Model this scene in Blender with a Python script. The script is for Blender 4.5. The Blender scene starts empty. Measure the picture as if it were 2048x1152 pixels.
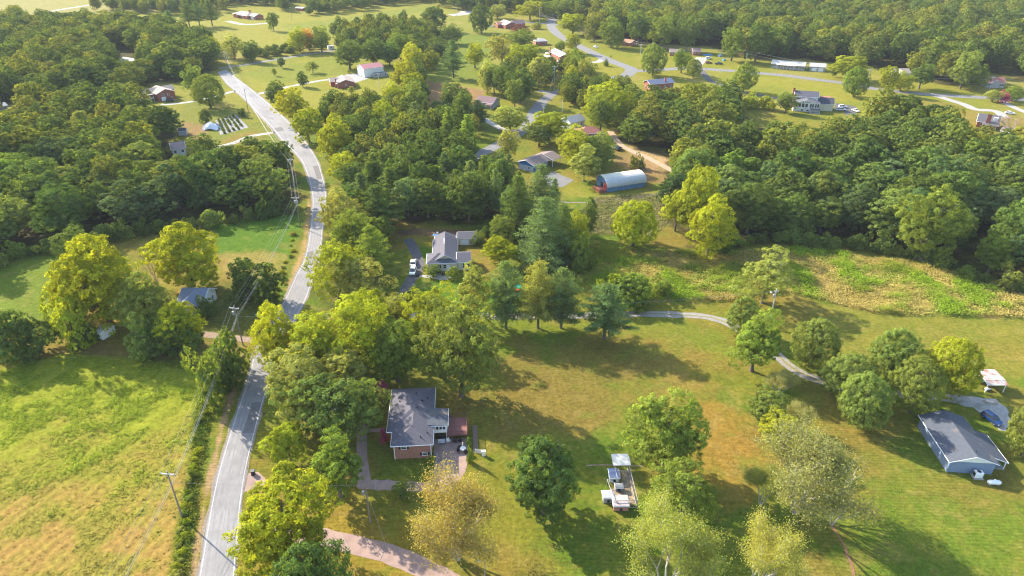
import bpy, bmesh, math, random
import numpy as np
from mathutils import Vector, Matrix
C = bpy.context; S = C.scene; R = math.radians
rnd = random.Random(7); NR = np.random.default_rng(7)

# ---------------------------------------------------------------- camera, sky, sun, exposure
F = 1366.0; TH = R(29.3); CAMH = 98.0
cam = bpy.data.cameras.new('camera'); camo = bpy.data.objects.new('camera', cam); S.collection.objects.link(camo)
camo.location = (0, 0, CAMH); camo.rotation_euler = (R(90) - TH, 0, 0)
cam.sensor_width = 36; cam.lens = F / 2048 * 36; cam.clip_start = .5; cam.clip_end = 12000
S.camera = camo
SUN_EL = 30.0; SUN_AZ = 142.0           # azimuth of the sun seen from the place, counter-clockwise from +X
W = bpy.data.worlds.new('World'); S.world = W; W.use_nodes = True
nt = W.node_tree; sky = nt.nodes.new('ShaderNodeTexSky'); sky.sky_type = 'NISHITA'; sky.sun_disc = False
sky.sun_elevation = R(SUN_EL); sky.sun_rotation = R(90 - SUN_AZ)
nt.links.new(sky.outputs[0], nt.nodes['Background'].inputs[0]); nt.nodes['Background'].inputs[1].default_value = .15
sl = bpy.data.lights.new('sun', 'SUN'); sl.energy = 3.9; sl.angle = R(.6); sl.color = (1, .90, .74)
so = bpy.data.objects.new('sun', sl); S.collection.objects.link(so)
sd = Vector((math.cos(R(SUN_AZ)) * math.cos(R(SUN_EL)), math.sin(R(SUN_AZ)) * math.cos(R(SUN_EL)), math.sin(R(SUN_EL))))
so.rotation_euler = sd.to_track_quat('Z', 'Y').to_euler(); so.location = (0, 0, 200)
S.view_settings.view_transform = 'Standard'; S.view_settings.look = 'None'; S.view_settings.gamma = 1
S.view_settings.use_curve_mapping = False; S.view_settings.exposure = 1.78
S.render.engine = 'CYCLES'; S.cycles.use_denoising = True; S.cycles.max_bounces = 8
S.cycles.diffuse_bounces = 4; S.cycles.transmission_bounces = 4; S.cycles.volume_bounces = 0
S.cycles.volume_step_rate = 4; S.cycles.use_light_tree = False; S.cycles.pixel_filter_type = 'BLACKMAN_HARRIS'; S.cycles.filter_width = 1.15

# ---------------------------------------------------------------- helpers
def G(x, y, z=0.0):
    """point at height z seen at photo position x, y"""
    u = x - 1024; v = y - 576
    d = math.sin(TH) + v / F * math.cos(TH); t = (CAMH - z) / d
    return Vector((u / F * t, t * (math.cos(TH) - v / F * math.sin(TH)), z))
def PX(x, y, z=0.0):
    t = y * math.cos(TH) + (CAMH - z) * math.sin(TH)
    return 1024 + F * x / t, 576 + F * ((CAMH - z) * math.cos(TH) - y * math.sin(TH)) / t
def hgt(x, yb, yt):
    """height of an upright thing standing at x, yb whose top shows at row yt"""
    p = G(x, yb); v = (yt - 576) / F; c, s = math.cos(TH), math.sin(TH)
    # ((H-z)c - Ys) = v (Yc + (H-z)s)
    return CAMH - (p.y * s + v * p.y * c) / (c - v * s)
def ppm(y): return (F * math.sin(TH) + (y - 576) * math.cos(TH)) / CAMH

def link(o, parent=None):
    S.collection.objects.link(o)
    if parent is not None: o.parent = parent
    return o
def tag(o, label=None, cat=None, group=None, kind=None):
    if label: o['label'] = label
    if cat: o['category'] = cat
    if group: o['group'] = group
    if kind: o['kind'] = kind
    return o
def empty(name, loc, rz=0, label=None, cat=None, group=None):
    o = bpy.data.objects.new(name, None); o.location = loc; o.rotation_euler = (0, 0, rz); o.empty_display_size = .5
    link(o); return tag(o, label, cat, group)
def copy_tree(o, parent=None):
    c = o.copy(); S.collection.objects.link(c); c.parent = parent
    for ch in list(o.children): copy_tree(ch, c)
    return c

class MB:
    def __init__(s): s.v = []; s.f = []
    def add(s, vs, fs):
        n = len(s.v); s.v += [tuple(p) for p in vs]; s.f += [tuple(i + n for i in f) for f in fs]; return s
    def box(s, cx, cy, cz, sx, sy, sz, rz=0, M=None, taper=1.0):
        vs = []
        for z in (-.5, .5):
            k = taper if z > 0 else 1
            for x, y in ((-.5, -.5), (.5, -.5), (.5, .5), (-.5, .5)):
                p = Vector((x * sx * k, y * sy * k, z * sz))
                if M is not None: p = M @ p
                elif rz: p = Matrix.Rotation(rz, 3, 'Z') @ p
                vs.append((p.x + cx, p.y + cy, p.z + cz))
        return s.add(vs, [(3, 2, 1, 0), (4, 5, 6, 7), (0, 1, 5, 4), (1, 2, 6, 5), (2, 3, 7, 6), (3, 0, 4, 7)])
    def bx(s, x0, x1, y0, y1, z0, z1): return s.box((x0 + x1) / 2, (y0 + y1) / 2, (z0 + z1) / 2, x1 - x0, y1 - y0, z1 - z0)
    def tube(s, p0, p1, r0, r1=None, n=6, cap=True):
        r1 = r0 if r1 is None else r1; p0 = Vector(p0); p1 = Vector(p1); d = (p1 - p0)
        if d.length < 1e-6: return s
        q = d.to_track_quat('Z', 'Y'); vs = []
        for p, r in ((p0, r0), (p1, r1)):
            for i in range(n):
                a = 2 * math.pi * i / n; vs.append(p + q @ Vector((r * math.cos(a), r * math.sin(a), 0)))
        fs = [(i, (i + 1) % n, n + (i + 1) % n, n + i) for i in range(n)]
        if cap: fs += [tuple(reversed(range(n))), tuple(range(n, 2 * n))]
        return s.add(vs, fs)
    def path(s, pts, r, n=5):
        rs = r if isinstance(r, (list, tuple)) else [r] * len(pts)
        for a, b, ra, rb in zip(pts[:-1], pts[1:], rs[:-1], rs[1:]): s.tube(a, b, ra, rb, n, cap=False)
        return s
    def prism(s, poly, z0, z1):
        n = len(poly); vs = [(x, y, z0) for x, y in poly] + [(x, y, z1) for x, y in poly]
        return s.add(vs, [tuple(reversed(range(n))), tuple(range(n, 2 * n))] + [(i, (i + 1) % n, n + (i + 1) % n, n + i) for i in range(n)])
    def lathe(s, prof, n=12, c=(0, 0, 0), M=None):
        vs = []; k = len(prof)
        for i in range(n):
            a = 2 * math.pi * i / n
            for r, z in prof:
                p = Vector((r * math.cos(a), r * math.sin(a), z))
                if M is not None: p = M @ p
                vs.append((p.x + c[0], p.y + c[1], p.z + c[2]))
        fs = []
        for i in range(n):
            j = (i + 1) % n
            for m in range(k - 1): fs.append((i * k + m, j * k + m, j * k + m + 1, i * k + m + 1))
        return s.add(vs, fs)
    def build(s, name, m, parent=None, smooth=False, bevel=0, loc=None, rz=0):
        me = bpy.data.meshes.new(name); me.from_pydata(s.v, [], s.f); me.materials.append(m)
        bm = bmesh.new(); bm.from_mesh(me); bmesh.ops.recalc_face_normals(bm, faces=bm.faces)
        if bevel: bmesh.ops.bevel(bm, geom=bm.edges[:], offset=bevel, segments=1, affect='EDGES', clamp_overlap=True)
        bm.to_mesh(me); bm.free()
        if smooth: me.polygons.foreach_set('use_smooth', [True] * len(me.polygons))
        o = bpy.data.objects.new(name, me); link(o, parent)
        if loc is not None: o.location = loc
        o.rotation_euler = (0, 0, rz); return o

def npmesh(name, V, quads, m, attrs=None, smooth=False, tris=False):
    me = bpy.data.meshes.new(name); k = 3 if tris else 4
    me.vertices.add(len(V)); me.vertices.foreach_set('co', np.ascontiguousarray(V, np.float32).ravel())
    me.loops.add(len(quads) * k); me.loops.foreach_set('vertex_index', np.ascontiguousarray(quads, np.int32).ravel())
    me.polygons.add(len(quads)); me.polygons.foreach_set('loop_start', np.arange(0, len(quads) * k, k, dtype=np.int32))
    me.update(calc_edges=True)
    for n, (dom, a) in (attrs or {}).items():
        if a.ndim == 1:
            at = me.attributes.new(n, 'FLOAT', dom); at.data.foreach_set('value', a.astype(np.float32))
        else:
            at = me.attributes.new(n, 'FLOAT_COLOR', dom)
            c = np.ones((len(a), 4), np.float32); c[:, :3] = a; at.data.foreach_set('color', c.ravel())
    if smooth: me.polygons.foreach_set('use_smooth', [True] * len(me.polygons))
    me.materials.append(m); return me

# ---------------------------------------------------------------- materials
def newmat(name):
    m = bpy.data.materials.new(name); m.use_nodes = True; t = m.node_tree
    b = t.nodes['Principled BSDF']; return m, t, b
def N(t, kind, **kw):
    n = t.nodes.new(kind)
    for k, v in kw.items():
        if isinstance(k, str) and hasattr(n, k): setattr(n, k, v)
    return n
MC = {}
def mat(name, col, rough=.8, var=.15, scale=2.0, bump=.0, bscale=20, spec=.3, metal=0, stripes=None, col2=None, c2amt=.5, c2scale=.5):
    """plain procedural surface: two noises over the colour, optional stripes=(axis, pitch, depth)"""
    if name in MC: return MC[name]
    m, t, b = newmat(name); L = t.links.new
    tc = N(t, 'ShaderNodeTexCoord'); n1 = N(t, 'ShaderNodeTexNoise'); n1.inputs['Scale'].default_value = scale; n1.inputs['Detail'].default_value = 6
    L(tc.outputs['Object'], n1.inputs['Vector'])
    base = N(t, 'ShaderNodeRGB'); base.outputs[0].default_value = (*col, 1); out = base.outputs[0]
    if col2 is not None:
        n3 = N(t, 'ShaderNodeTexNoise'); n3.inputs['Scale'].default_value = c2scale; n3.inputs['Detail'].default_value = 5
        L(tc.outputs['Object'], n3.inputs['Vector'])
        mr = N(t, 'ShaderNodeMapRange'); mr.inputs[1].default_value = .62 - c2amt * .3; mr.inputs[2].default_value = .72 - c2amt * .1
        L(n3.outputs[0], mr.inputs[0]); mx = N(t, 'ShaderNodeMix', data_type='RGBA'); L(mr.outputs[0], mx.inputs[0])
        L(out, mx.inputs[6]); mx.inputs[7].default_value = (*col2, 1); out = mx.outputs[2]
    mr = N(t, 'ShaderNodeMapRange'); mr.inputs[1].default_value = .25; mr.inputs[2].default_value = .75
    mr.inputs[3].default_value = 1 - var; mr.inputs[4].default_value = 1 + var; L(n1.outputs[0], mr.inputs[0])
    mul = N(t, 'ShaderNodeVectorMath', operation='SCALE'); L(out, mul.inputs[0]); L(mr.outputs[0], mul.inputs['Scale']); out = mul.outputs[0]
    hsrc = None
    if stripes:
        ax, pitch, depth = stripes; sx = N(t, 'ShaderNodeSeparateXYZ'); L(tc.outputs['Object'], sx.inputs[0])
        w = N(t, 'ShaderNodeMath', operation='MULTIPLY'); w.inputs[1].default_value = 1 / pitch; L(sx.outputs[ax], w.inputs[0])
        fr = N(t, 'ShaderNodeMath', operation='FRACT'); L(w.outputs[0], fr.inputs[0])
        g = N(t, 'ShaderNodeMapRange'); g.inputs[1].default_value = 0; g.inputs[2].default_value = .18; g.inputs[3].default_value = 1 - depth; g.inputs[4].default_value = 1
        L(fr.outputs[0], g.inputs[0]); m2 = N(t, 'ShaderNodeVectorMath', operation='SCALE'); L(out, m2.inputs[0]); L(g.outputs[0], m2.inputs['Scale']); out = m2.outputs[0]
        hsrc = g.outputs[0]
    L(out, b.inputs['Base Color']); b.inputs['Roughness'].default_value = rough; b.inputs['Specular IOR Level'].default_value = spec; b.inputs['Metallic'].default_value = metal
    if bump:
        n2 = N(t, 'ShaderNodeTexNoise'); n2.inputs['Scale'].default_value = bscale; n2.inputs['Detail'].default_value = 4; L(tc.outputs['Object'], n2.inputs['Vector'])
        bp = N(t, 'ShaderNodeBump'); bp.inputs['Strength'].default_value = bump; bp.inputs['Distance'].default_value = .1; L(n2.outputs[0], bp.inputs['Height']); L(bp.outputs[0], b.inputs['Normal'])
    MC[name] = m; return m

def leafmat(name, far=False, trans=.42):
    m, t, b = newmat(name); L = t.links.new; t.nodes.remove(b)
    oi = N(t, 'ShaderNodeObjectInfo'); at = N(t, 'ShaderNodeAttribute', attribute_name='tone')
    if far:
        cr = N(t, 'ShaderNodeValToRGB'); e = cr.color_ramp; e.elements[0].position = 0; e.elements[0].color = (.046, .068, .017, 1)
        e.elements[1].position = 1; e.elements[1].color = (.10, .105, .022, 1)
        for p, c in ((.3, (.056, .082, .018)), (.5, (.07, .094, .018)), (.72, (.085, .100, .020)), (.88, (.110, .122, .018))):
            q = e.elements.new(p); q.color = (*c, 1)
        L(oi.outputs['Random'], cr.inputs[0]); col = cr.outputs[0]
    else: col = oi.outputs['Color']
    mr = N(t, 'ShaderNodeMapRange'); mr.inputs[3].default_value = .66 * (1.95 if far else 1); mr.inputs[4].default_value = 1.36 * (1.95 if far else 1); L(at.outputs['Fac'], mr.inputs[0])
    sc = N(t, 'ShaderNodeVectorMath', operation='SCALE'); L(col, sc.inputs[0]); L(mr.outputs[0], sc.inputs['Scale'])
    d = N(t, 'ShaderNodeBsdfDiffuse'); tr = N(t, 'ShaderNodeBsdfTranslucent'); L(sc.outputs[0], d.inputs[0])
    yl = N(t, 'ShaderNodeVectorMath', operation='MULTIPLY'); L(sc.outputs[0], yl.inputs[0]); yl.inputs[1].default_value = (1.6, 1.4, .5); L(yl.outputs[0], tr.inputs[0])
    mx = N(t, 'ShaderNodeMixShader'); mx.inputs[0].default_value = trans; L(d.outputs[0], mx.inputs[1]); L(tr.outputs[0], mx.inputs[2])
    L(mx.outputs[0], t.nodes['Material Output'].inputs[0]); return m
LEAF = leafmat('leaves'); LEAFF = leafmat('leaves_far', far=True)
BARK = mat('bark', (.13, .105, .085), .9, .3, 3, .5, 12)
BARKP = mat('pale_bark', (.36, .32, .27), .85, .35, 2, .4, 10)
ASPH = mat('asphalt', (.235, .226, .220), .9, .13, .5, .4, 30, col2=(.17, .165, .162), c2scale=.10)
ASPHD = mat('dark_asphalt', (.085, .082, .085), .9, .2, .8, .3, 30)
ASPHM = mat('worn_asphalt', (.165, .16, .157), .9, .12, .4, .3, 30)
GRAV = mat('gravel', (.34, .315, .285), .95, .25, 1.2, .6, 25, col2=(.18, .16, .10), c2scale=.35, c2amt=.25)
CONC = mat('pink_concrete', (.30, .205, .17), .9, .24, .5, .2, 25, col2=(.24, .165, .135), c2scale=.25)
CONCG = mat('grey_concrete', (.30, .285, .265), .9, .12, .7, .2, 25)
PAINT = mat('road_paint', (.42, .41, .39), .8, .3, 1.5)
CRACK = mat('sealed_crack', (.20, .16, .145), .9, .25, 1.5)
WHITE = mat('white_paint', (.78, .77, .74), .55, .06, 2)
WHITEM = mat('white_metal', (.72, .73, .74), .4, .06, 2)
CREAM = mat('cream_siding', (.62, .56, .42), .7, .06, 2, stripes=(2, .2, .18))
SIDW = mat('white_siding', (.70, .69, .64), .7, .06, 2, stripes=(2, .2, .15))
SIDB = mat('blue_siding', (.17, .22, .31), .7, .08, 2, stripes=(2, .2, .2))
SIDG = mat('grey_siding', (.35, .36, .37), .7, .08, 2, stripes=(2, .2, .2))
BLUEW = mat('bright_blue_board', (.04, .14, .36), .7, .15, 2, stripes=(0, .3, .25))
BARNW = mat('faded_blue_board', (.13, .24, .40), .75, .3, 1.2, stripes=(0, .35, .35))
STUCCO = mat('pale_blue_stucco', (.34, .40, .45), .85, .18, 1)
BRICK = mat('red_brick', (.30, .105, .07), .9, .2, 3, .3, 20, stripes=(2, .3, .12))
BRICKP = mat('pink_brick', (.35, .165, .125), .9, .16, 3, .3, 20, stripes=(2, .3, .12))
STONE = mat('grey_stone', (.32, .30, .28), .9, .35, 1.5, .4, 8)
SHB = dict(rough=.9, var=.14, scale=2.2, bump=.35, bscale=14)
RGREY = mat('grey_shingle', (.105, .10, .118), stripes=(1, .45, .16), **SHB)
RDARK = mat('charcoal_shingle', (.06, .065, .08), stripes=(1, .45, .2), **SHB)
RCHAR = mat('weathered_charcoal_shingle', (.075, .085, .105), col2=(.16, .14, .12), c2scale=.4, c2amt=.1, stripes=(0, .45, .18), **SHB)
RBROWN = mat('brown_shingle', (.20, .155, .14), stripes=(1, .45, .15), **SHB)
RPURP = mat('purple_brown_shingle', (.19, .12, .125), stripes=(1, .45, .15), **SHB)
RTAN = mat('tan_shingle', (.34, .27, .225), stripes=(1, .45, .12), **SHB)
RPALE = mat('pale_shingle', (.42, .40, .38), stripes=(1, .45, .12), **SHB)
RRED = mat('red_metal_roof', (.42, .17, .16), .5, .1, 2, stripes=(0, .6, .15))
RREDP = mat('red_shingle', (.32, .13, .10), stripes=(1, .45, .12), **SHB)
RRUST = mat('rusty_metal_roof', (.55, .50, .45), .5, .15, 1.5, col2=(.42, .11, .07), c2amt=.75, c2scale=.7, stripes=(0, .5, .15))
RWHITE = mat('white_ribbed_metal', (.46, .47, .45), .45, .08, 1, stripes=(0, .6, .12))
RCREAM = mat('cream_ribbed_metal', (.55, .53, .40), .5, .1, 1, stripes=(0, .6, .12))
GLASS = mat('window_glass', (.03, .035, .04), .08, .2, 1, spec=.9)
BLACK = mat('black_plastic', (.02, .02, .022), .6, .2, 3)
IRON = mat('dark_metal', (.05, .045, .045), .5, .2, 3, metal=.5)
GALV = mat('galvanised_steel', (.32, .32, .32), .45, .1, 3, metal=.4)
DECK = mat('red_deck_board', (.26, .11, .09), .75, .15, 2, stripes=(1, .15, .3))
DECKR = mat('deck_rail_stain', (.12, .05, .045), .7, .15, 3)
POLEM = mat('weathered_pole_wood', (.22, .185, .16), .9, .25, 4)
ARMM = mat('pale_crossarm_wood', (.50, .48, .45), .8, .15, 4)
WIRE = mat('wire', (.34, .33, .32), .6, .05, 1)
CARW = mat('white_car_paint', (.75, .75, .74), .25, .02, 1, spec=.6)
CARB = mat('blue_car_paint', (.003, .03, .12), .2, .03, 1, spec=.7)
CARD = mat('dark_car_paint', (.03, .035, .06), .25, .03, 1, spec=.7)
CARR = mat('dark_red_car_paint', (.16, .03, .03), .25, .03, 1, spec=.7)
CARG = mat('silver_car_paint', (.35, .36, .38), .25, .03, 1, spec=.7)
TYRE = mat('tyre_rubber', (.02, .02, .02), .85, .1, 3)
LAMPG = mat('lamp_glass', (.6, .58, .55), .2, .05, 2, spec=.7)
TARP = mat('white_tarp', (.75, .75, .76), .6, .1, 1.5, .6, 2)
TARPB = mat('blue_tarp', (.02, .20, .42), .5, .15, 2, .5, 3)
FABRIC = mat('grey_weed_fabric', (.19, .19, .20), .8, .25, 1.2, .4, 3, col2=(.22, .20, .16), c2amt=.2, c2scale=.6)
DIRT = mat('bare_soil', (.20, .14, .10), .95, .25, 1.5, .4, 10)
STRAW = mat('straw_dirt', (.30, .235, .15), .95, .3, 2.5, .5, 15, col2=(.16, .11, .075), c2amt=.5, c2scale=1.2)
PLGREEN = mat('green_plastic', (.02, .40, .24), .5, .1, 2)
PLRED = mat('red_plastic', (.55, .05, .03), .5, .1, 2)
DUSTROSE = mat('rusty_orange_box', (.38, .14, .07), .8, .2, 3)

# ---------------------------------------------------------------- numpy noise and polygons
def vn(x, y, sc, seed):
    T = np.random.default_rng(seed).random((256, 256)); x = x / sc + 1000.5; y = y / sc + 1000.5
    i = np.floor(x).astype(int); j = np.floor(y).astype(int); fx = x - i; fy = y - j
    fx = fx * fx * (3 - 2 * fx); fy = fy * fy * (3 - 2 * fy); i &= 255; j &= 255; i1 = (i + 1) & 255; j1 = (j + 1) & 255
    return (T[i, j] * (1 - fx) + T[i1, j] * fx) * (1 - fy) + (T[i, j1] * (1 - fx) + T[i1, j1] * fx) * fy
def fbm(x, y, sc, seed, o=4):
    a = 0; w = .5; tot = 0
    for k in range(o): a = a + w * vn(x, y, sc / 2 ** k, seed + k * 17); tot += w; w *= .55
    return a / tot
def gpoly(pts): return np.array([[G(x, y).x, G(x, y).y] for x, y in pts])
def sdist(px, py, P):
    """signed distance to a polygon, positive inside"""
    d = np.full(px.shape, 1e9); ins = np.zeros(px.shape, bool); n = len(P)
    for i in range(n):
        ax, ay = P[i]; bx, by = P[(i + 1) % n]; ex, ey = bx - ax, by - ay; wx, wy = px - ax, py - ay
        t = np.clip((wx * ex + wy * ey) / (ex * ex + ey * ey + 1e-9), 0, 1)
        d = np.minimum(d, (wx - ex * t) ** 2 + (wy - ey * t) ** 2)
        c = ((ay > py) != (by > py)) & (px < ex * (py - ay) / (ey if abs(ey) > 1e-9 else 1e-9) + ax); ins ^= c
    d = np.sqrt(d); return np.where(ins, d, -d)
def smooth(a, b, x): t = np.clip((x - a) / (b - a), 0, 1); return t * t * (3 - 2 * t)

# ---------------------------------------------------------------- ground
FIELD = gpoly([(-140, 745), (0, 738), (60, 722), (130, 712), (250, 716), (330, 728), (398, 742), (402, 790), (396, 850), (388, 900), (372, 980), (352, 1060), (338, 1152), (320, 1300), (-160, 1300)])
MEADOW = gpoly([(1180, 470), (1235, 492), (1300, 500), (1400, 508), (1480, 505), (1560, 497), (1650, 500), (1720, 515), (1800, 520), (1870, 535), (1960, 560), (2120, 600), (2140, 640), (1960, 632), (1860, 632), (1760, 628), (1700, 615), (1640, 600), (1575, 586), (1500, 592), (1460, 602), (1300, 604), (1200, 600), (1165, 560), (1150, 500)])
STRIP = gpoly([(395, 800), (405, 790), (425, 830), (412, 880), (400, 960), (388, 1050), (375, 1150), (365, 1250), (330, 1250), (340, 1150), (355, 1050), (370, 980), (385, 900)])
ROUGH = gpoly([(1190, 395), (1335, 385), (1340, 440), (1310, 470), (1230, 470), (1180, 470), (1140, 440)])
def sidewash(P, w, x, y, seed=5):
    return smooth(-w, w, sdist(x, y, P) + (fbm(x, y, 6, seed, 3) - .5) * 5 * w)
AL = dict(
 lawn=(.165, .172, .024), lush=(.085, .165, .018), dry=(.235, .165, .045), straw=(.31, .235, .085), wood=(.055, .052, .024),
 bare=(.27, .165, .095), sand=(.42, .30, .175), yel=(.235, .235, .035), pale=(.26, .25, .085), mead=(.28, .235, .06), gr2=(.135, .19, .024))
WOOD1 = [(-160, 565), (0, 524), (130, 493), (200, 480), (430, 447), (585, 418), (592, 400), (580, 370), (572, 345), (556, 330), (500, 322), (420, 312), (360, 305), (345, 300), (352, 262), (335, 248), (300, 238), (240, 232), (150, 222), (60, 228), (-160, 240)]
WOOD1B = [(-200, 222), (0, 212), (60, 208), (150, 200), (225, 205), (272, 186), (300, 166), (350, 166), (395, 160), (428, 140), (408, 112), (380, 92), (330, 72), (250, 62), (180, 58), (100, 56), (0, 48), (-250, 50)]
WOOD2 = [(700, 470), (694, 400), (694, 350), (684, 310), (690, 284), (720, 272), (800, 262), (880, 262), (945, 305), (950, 340), (1000, 352), (1010, 380), (1000, 430), (960, 448), (800, 452), (760, 470)]
WOOD5 = [(1335, 395), (1330, 445), (1365, 462), (1395, 492), (1440, 500), (1480, 490), (1560, 482), (1650, 490), (1760, 498), (1850, 515), (1930, 548), (2060, 580), (2200, 600), (2230, 330), (2060, 302), (1960, 292), (1880, 282), (1840, 250), (1770, 262), (1700, 262), (1640, 262), (1600, 268), (1540, 262), (1490, 240), (1478, 212), (1420, 205), (1390, 190), (1350, 190), (1300, 195), (1260, 215), (1215, 235), (1240, 285), (1290, 300), (1340, 318)]
WOOD6 = [(1128, 50), (1180, 74), (1240, 84), (1300, 92), (1340, 88), (1420, 94), (1470, 112), (1535, 116), (1615, 119), (1660, 124), (1700, 132), (1780, 140), (1850, 158), (1900, 172), (1970, 165), (1980, 150), (2020, 150), (2060, 170), (2300, 185), (2300, -60), (1128, -60)]
if True:
    ny, nx = 500, 430
    ys = [-400, -100, 20, 50, 62]; yy = 68.0
    while yy < 1000: ys.append(yy); yy += max(.42, yy / 235)
    ys += [1100, 1300, 1700, 2500, 4500, 9000]; ys = np.array(ys, float)
    s = np.linspace(-1, 1, nx); s = np.concatenate([[-30, -6, -2.2, -1.4], s, [1.4, 2.2, 6, 30]])
    hw = np.clip(100 + (ys - 76) * .70, 100, 900)
    X = s[None, :] * hw[:, None]; Y = np.repeat(ys[:, None], len(s), 1)
    X[:, 0] = -9000; X[:, -1] = 9000
    x = X.ravel(); y = Y.ravel()
    col = np.zeros((len(x), 3)); A = lambda k: np.array(AL[k])
    def mixin(w, c):
        global col
        col = col * (1 - w[:, None]) + (np.array(AL[c]) if isinstance(c, str) else np.array(c)) * w[:, None]
    n1 = fbm(x, y, 22, 1); n2 = fbm(x, y, 60, 2); n3 = fbm(x, y, 5, 3); n4 = fbm(x, y, 1.6, 4, 3)
    col[:] = A('lawn')
    mixin(smooth(.42, .66, n2) * .75, 'lush'); mixin(smooth(.50, .70, n1) * .7, 'dry'); mixin(smooth(.52, .7, n3) * .35, 'yel'); mixin(smooth(.56, .74, n4) * .3, 'dry')
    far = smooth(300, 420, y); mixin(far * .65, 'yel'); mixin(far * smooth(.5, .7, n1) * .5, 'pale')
    PXX, PYY = PX(x, y)
    # named areas of the ground, in the order they lie over each other
    def area(pts, c, w=1.5, k=1.0, seed=5): mixin(sidewash(gpoly(pts), w, x, y, seed) * k, c)
    area([(100, -5), (900, -20), (900, 30), (700, 45), (660, 98), (560, 108), (420, 110), (370, 60), (110, 30)], 'yel', 4)
    area([(-200, -60), (560, -60), (330, 20), (120, 52), (-200, 45)], 'pale', 6, .9)
    area([(560, 50), (700, 35), (860, 8), (870, 20), (720, 50), (640, 75)], 'gr2', 3, .5)
    area([(460, 145), (665, 108), (730, 150), (800, 160), (800, 245), (700, 262), (640, 262), (560, 210)], 'yel', 3, .8)
    area([(460, 150), (560, 130), (690, 112), (700, 150), (560, 165)], 'gr2', 3, .5)
    area([(825, 150), (880, 165), (970, 180), (960, 212), (900, 215), (830, 205)], 'bare', 2, .9)
    area([(860, 60), (1000, 70), (960, 160), (850, 165)], 'gr2', 3, .8)
    area([(1480, 148), (1700, 172), (1760, 200), (1690, 205), (1560, 175), (1480, 170)], 'yel', 3, .9)
    area([(1140, 95), (1230, 130), (1240, 150), (1150, 150)], 'yel', 3, .7)
    area([(1800, 195), (1960, 215), (2060, 240), (2060, 280), (1950, 250), (1850, 225)], 'dry', 3, .5)
    area([(1255, 290), (1345, 315), (1345, 340), (1300, 345), (1262, 320)], 'sand', 1.2, .9)
    area([(1240, 300), (1290, 315), (1345, 345), (1350, 375), (1300, 365), (1250, 340), (1230, 320)], 'bare', 2.5, .7)
    area([(1130, 352), (1200, 385), (1310, 380), (1350, 372), (1350, 385), (1130, 400)], 'yel', 2, .6)
    area([(800, 470), (915, 470), (960, 470), (960, 462), (800, 458), (790, 470)], (.15, .09, .07), 1, .95)
    area([(820, 495), (866, 495), (866, 520), (850, 522), (842, 510)], 'lush', .6, 1)
    area([(826, 562), (900, 560), (960, 560), (1030, 560), (1060, 600), (980, 628), (820, 628), (808, 600)], 'lush', 1, .85)
    area([(940, 470), (985, 470), (1040, 560), (960, 560)], 'dry', 2, .35)
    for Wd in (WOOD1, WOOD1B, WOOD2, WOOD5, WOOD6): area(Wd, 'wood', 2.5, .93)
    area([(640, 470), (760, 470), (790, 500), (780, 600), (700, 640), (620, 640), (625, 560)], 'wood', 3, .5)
    area([(620, 700), (700, 640), (880, 640), (1010, 690), (880, 800), (760, 770), (740, 900), (600, 930), (545, 860), (550, 760)], 'lush', 4, .35)
    area([(-140, 565), (0, 524), (130, 494), (165, 520), (140, 630), (60, 660), (-140, 680)], 'gr2', 1.5, 1)
    area([(430, 449), (590, 420), (608, 440), (600, 480), (575, 520), (520, 500), (450, 510), (420, 500)], 'lush', 1.5, 1)
    area([(440, 510), (520, 500), (575, 515), (560, 545), (530, 570), (450, 560)], 'straw', 2, .6)
    area([(400, 560), (470, 560), (560, 600), (560, 650), (520, 680), (400, 690), (380, 640)], (.115, .12, .03), 3, .8)
    area([(-140, 720), (60, 705), (200, 690), (330, 690), (480, 680), (500, 700), (400, 735), (330, 722), (130, 705), (-140, 735)], (.20, .15, .055), 1.5, .85)
    area([(120, 640), (300, 620), (300, 700), (180, 700)], 'dry', 2, .5)
    # garden plot and yard of the left houses
    area([(360, 205), (400, 200), (540, 262), (470, 290), (380, 290), (365, 250)], (.17, .19, .035), 2, .9)
    area([(370, 245), (410, 250), (415, 285), (370, 290)], 'bare', 1.2, .8)
    area([(440, 280), (500, 262), (545, 262), (470, 290)], 'dry', 1.2, .7)
    # road shoulder
    road_c = [(433, 1160), (458, 1000), (490, 850), (516, 768), (540, 700), (575, 640), (600, 590), (618, 540), (630, 480), (638, 430), (637, 384), (622, 333), (580, 268), (520, 215), (450, 145)]
    # central lawn
    area([(1000, 640), (1260, 640), (1440, 650), (1480, 700), (1260, 700), (1100, 720), (1000, 700)], 'gr2', 3, .55)
    area([(940, 700), (1250, 690), (1290, 760), (1200, 860), (1000, 860), (930, 800)], (.185, .145, .038), 5, .8)
    area([(1230, 680), (1330, 720), (1420, 800), (1500, 870), (1470, 950), (1400, 920), (1300, 800)], 'dry', 5, .6, 9)
    area([(1400, 800), (1500, 790), (1510, 900), (1470, 990), (1390, 900)], (.30, .18, .04), 4, .65)
    area([(1600, 1040), (1720, 1060), (1700, 1200), (1560, 1200)], 'dry', 3, .7)
    area([(1490, 1000), (1800, 900), (2100, 1050), (2100, 1300), (1750, 1300)], 'gr2', 6, .35, 11)
    area([(480, 1080), (700, 1000), (900, 1110), (860, 1200), (480, 1200)], (.27, .20, .03), 3, .6)
    area([(730, 870), (870, 915), (870, 965), (740, 965)], 'lush', 1.5, .5)
    area([(1560, 600), (2100, 640), (2100, 760), (1750, 740), (1560, 680)], (.22, .195, .04), 3, .6)
    area([(1950, 780), (2100, 780), (2100, 900), (2010, 860)], 'dry', 3, .5)
    area([(1215, 935), (1268, 935), (1280, 1015), (1220, 1020)], 'straw', .6, .6)
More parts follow.
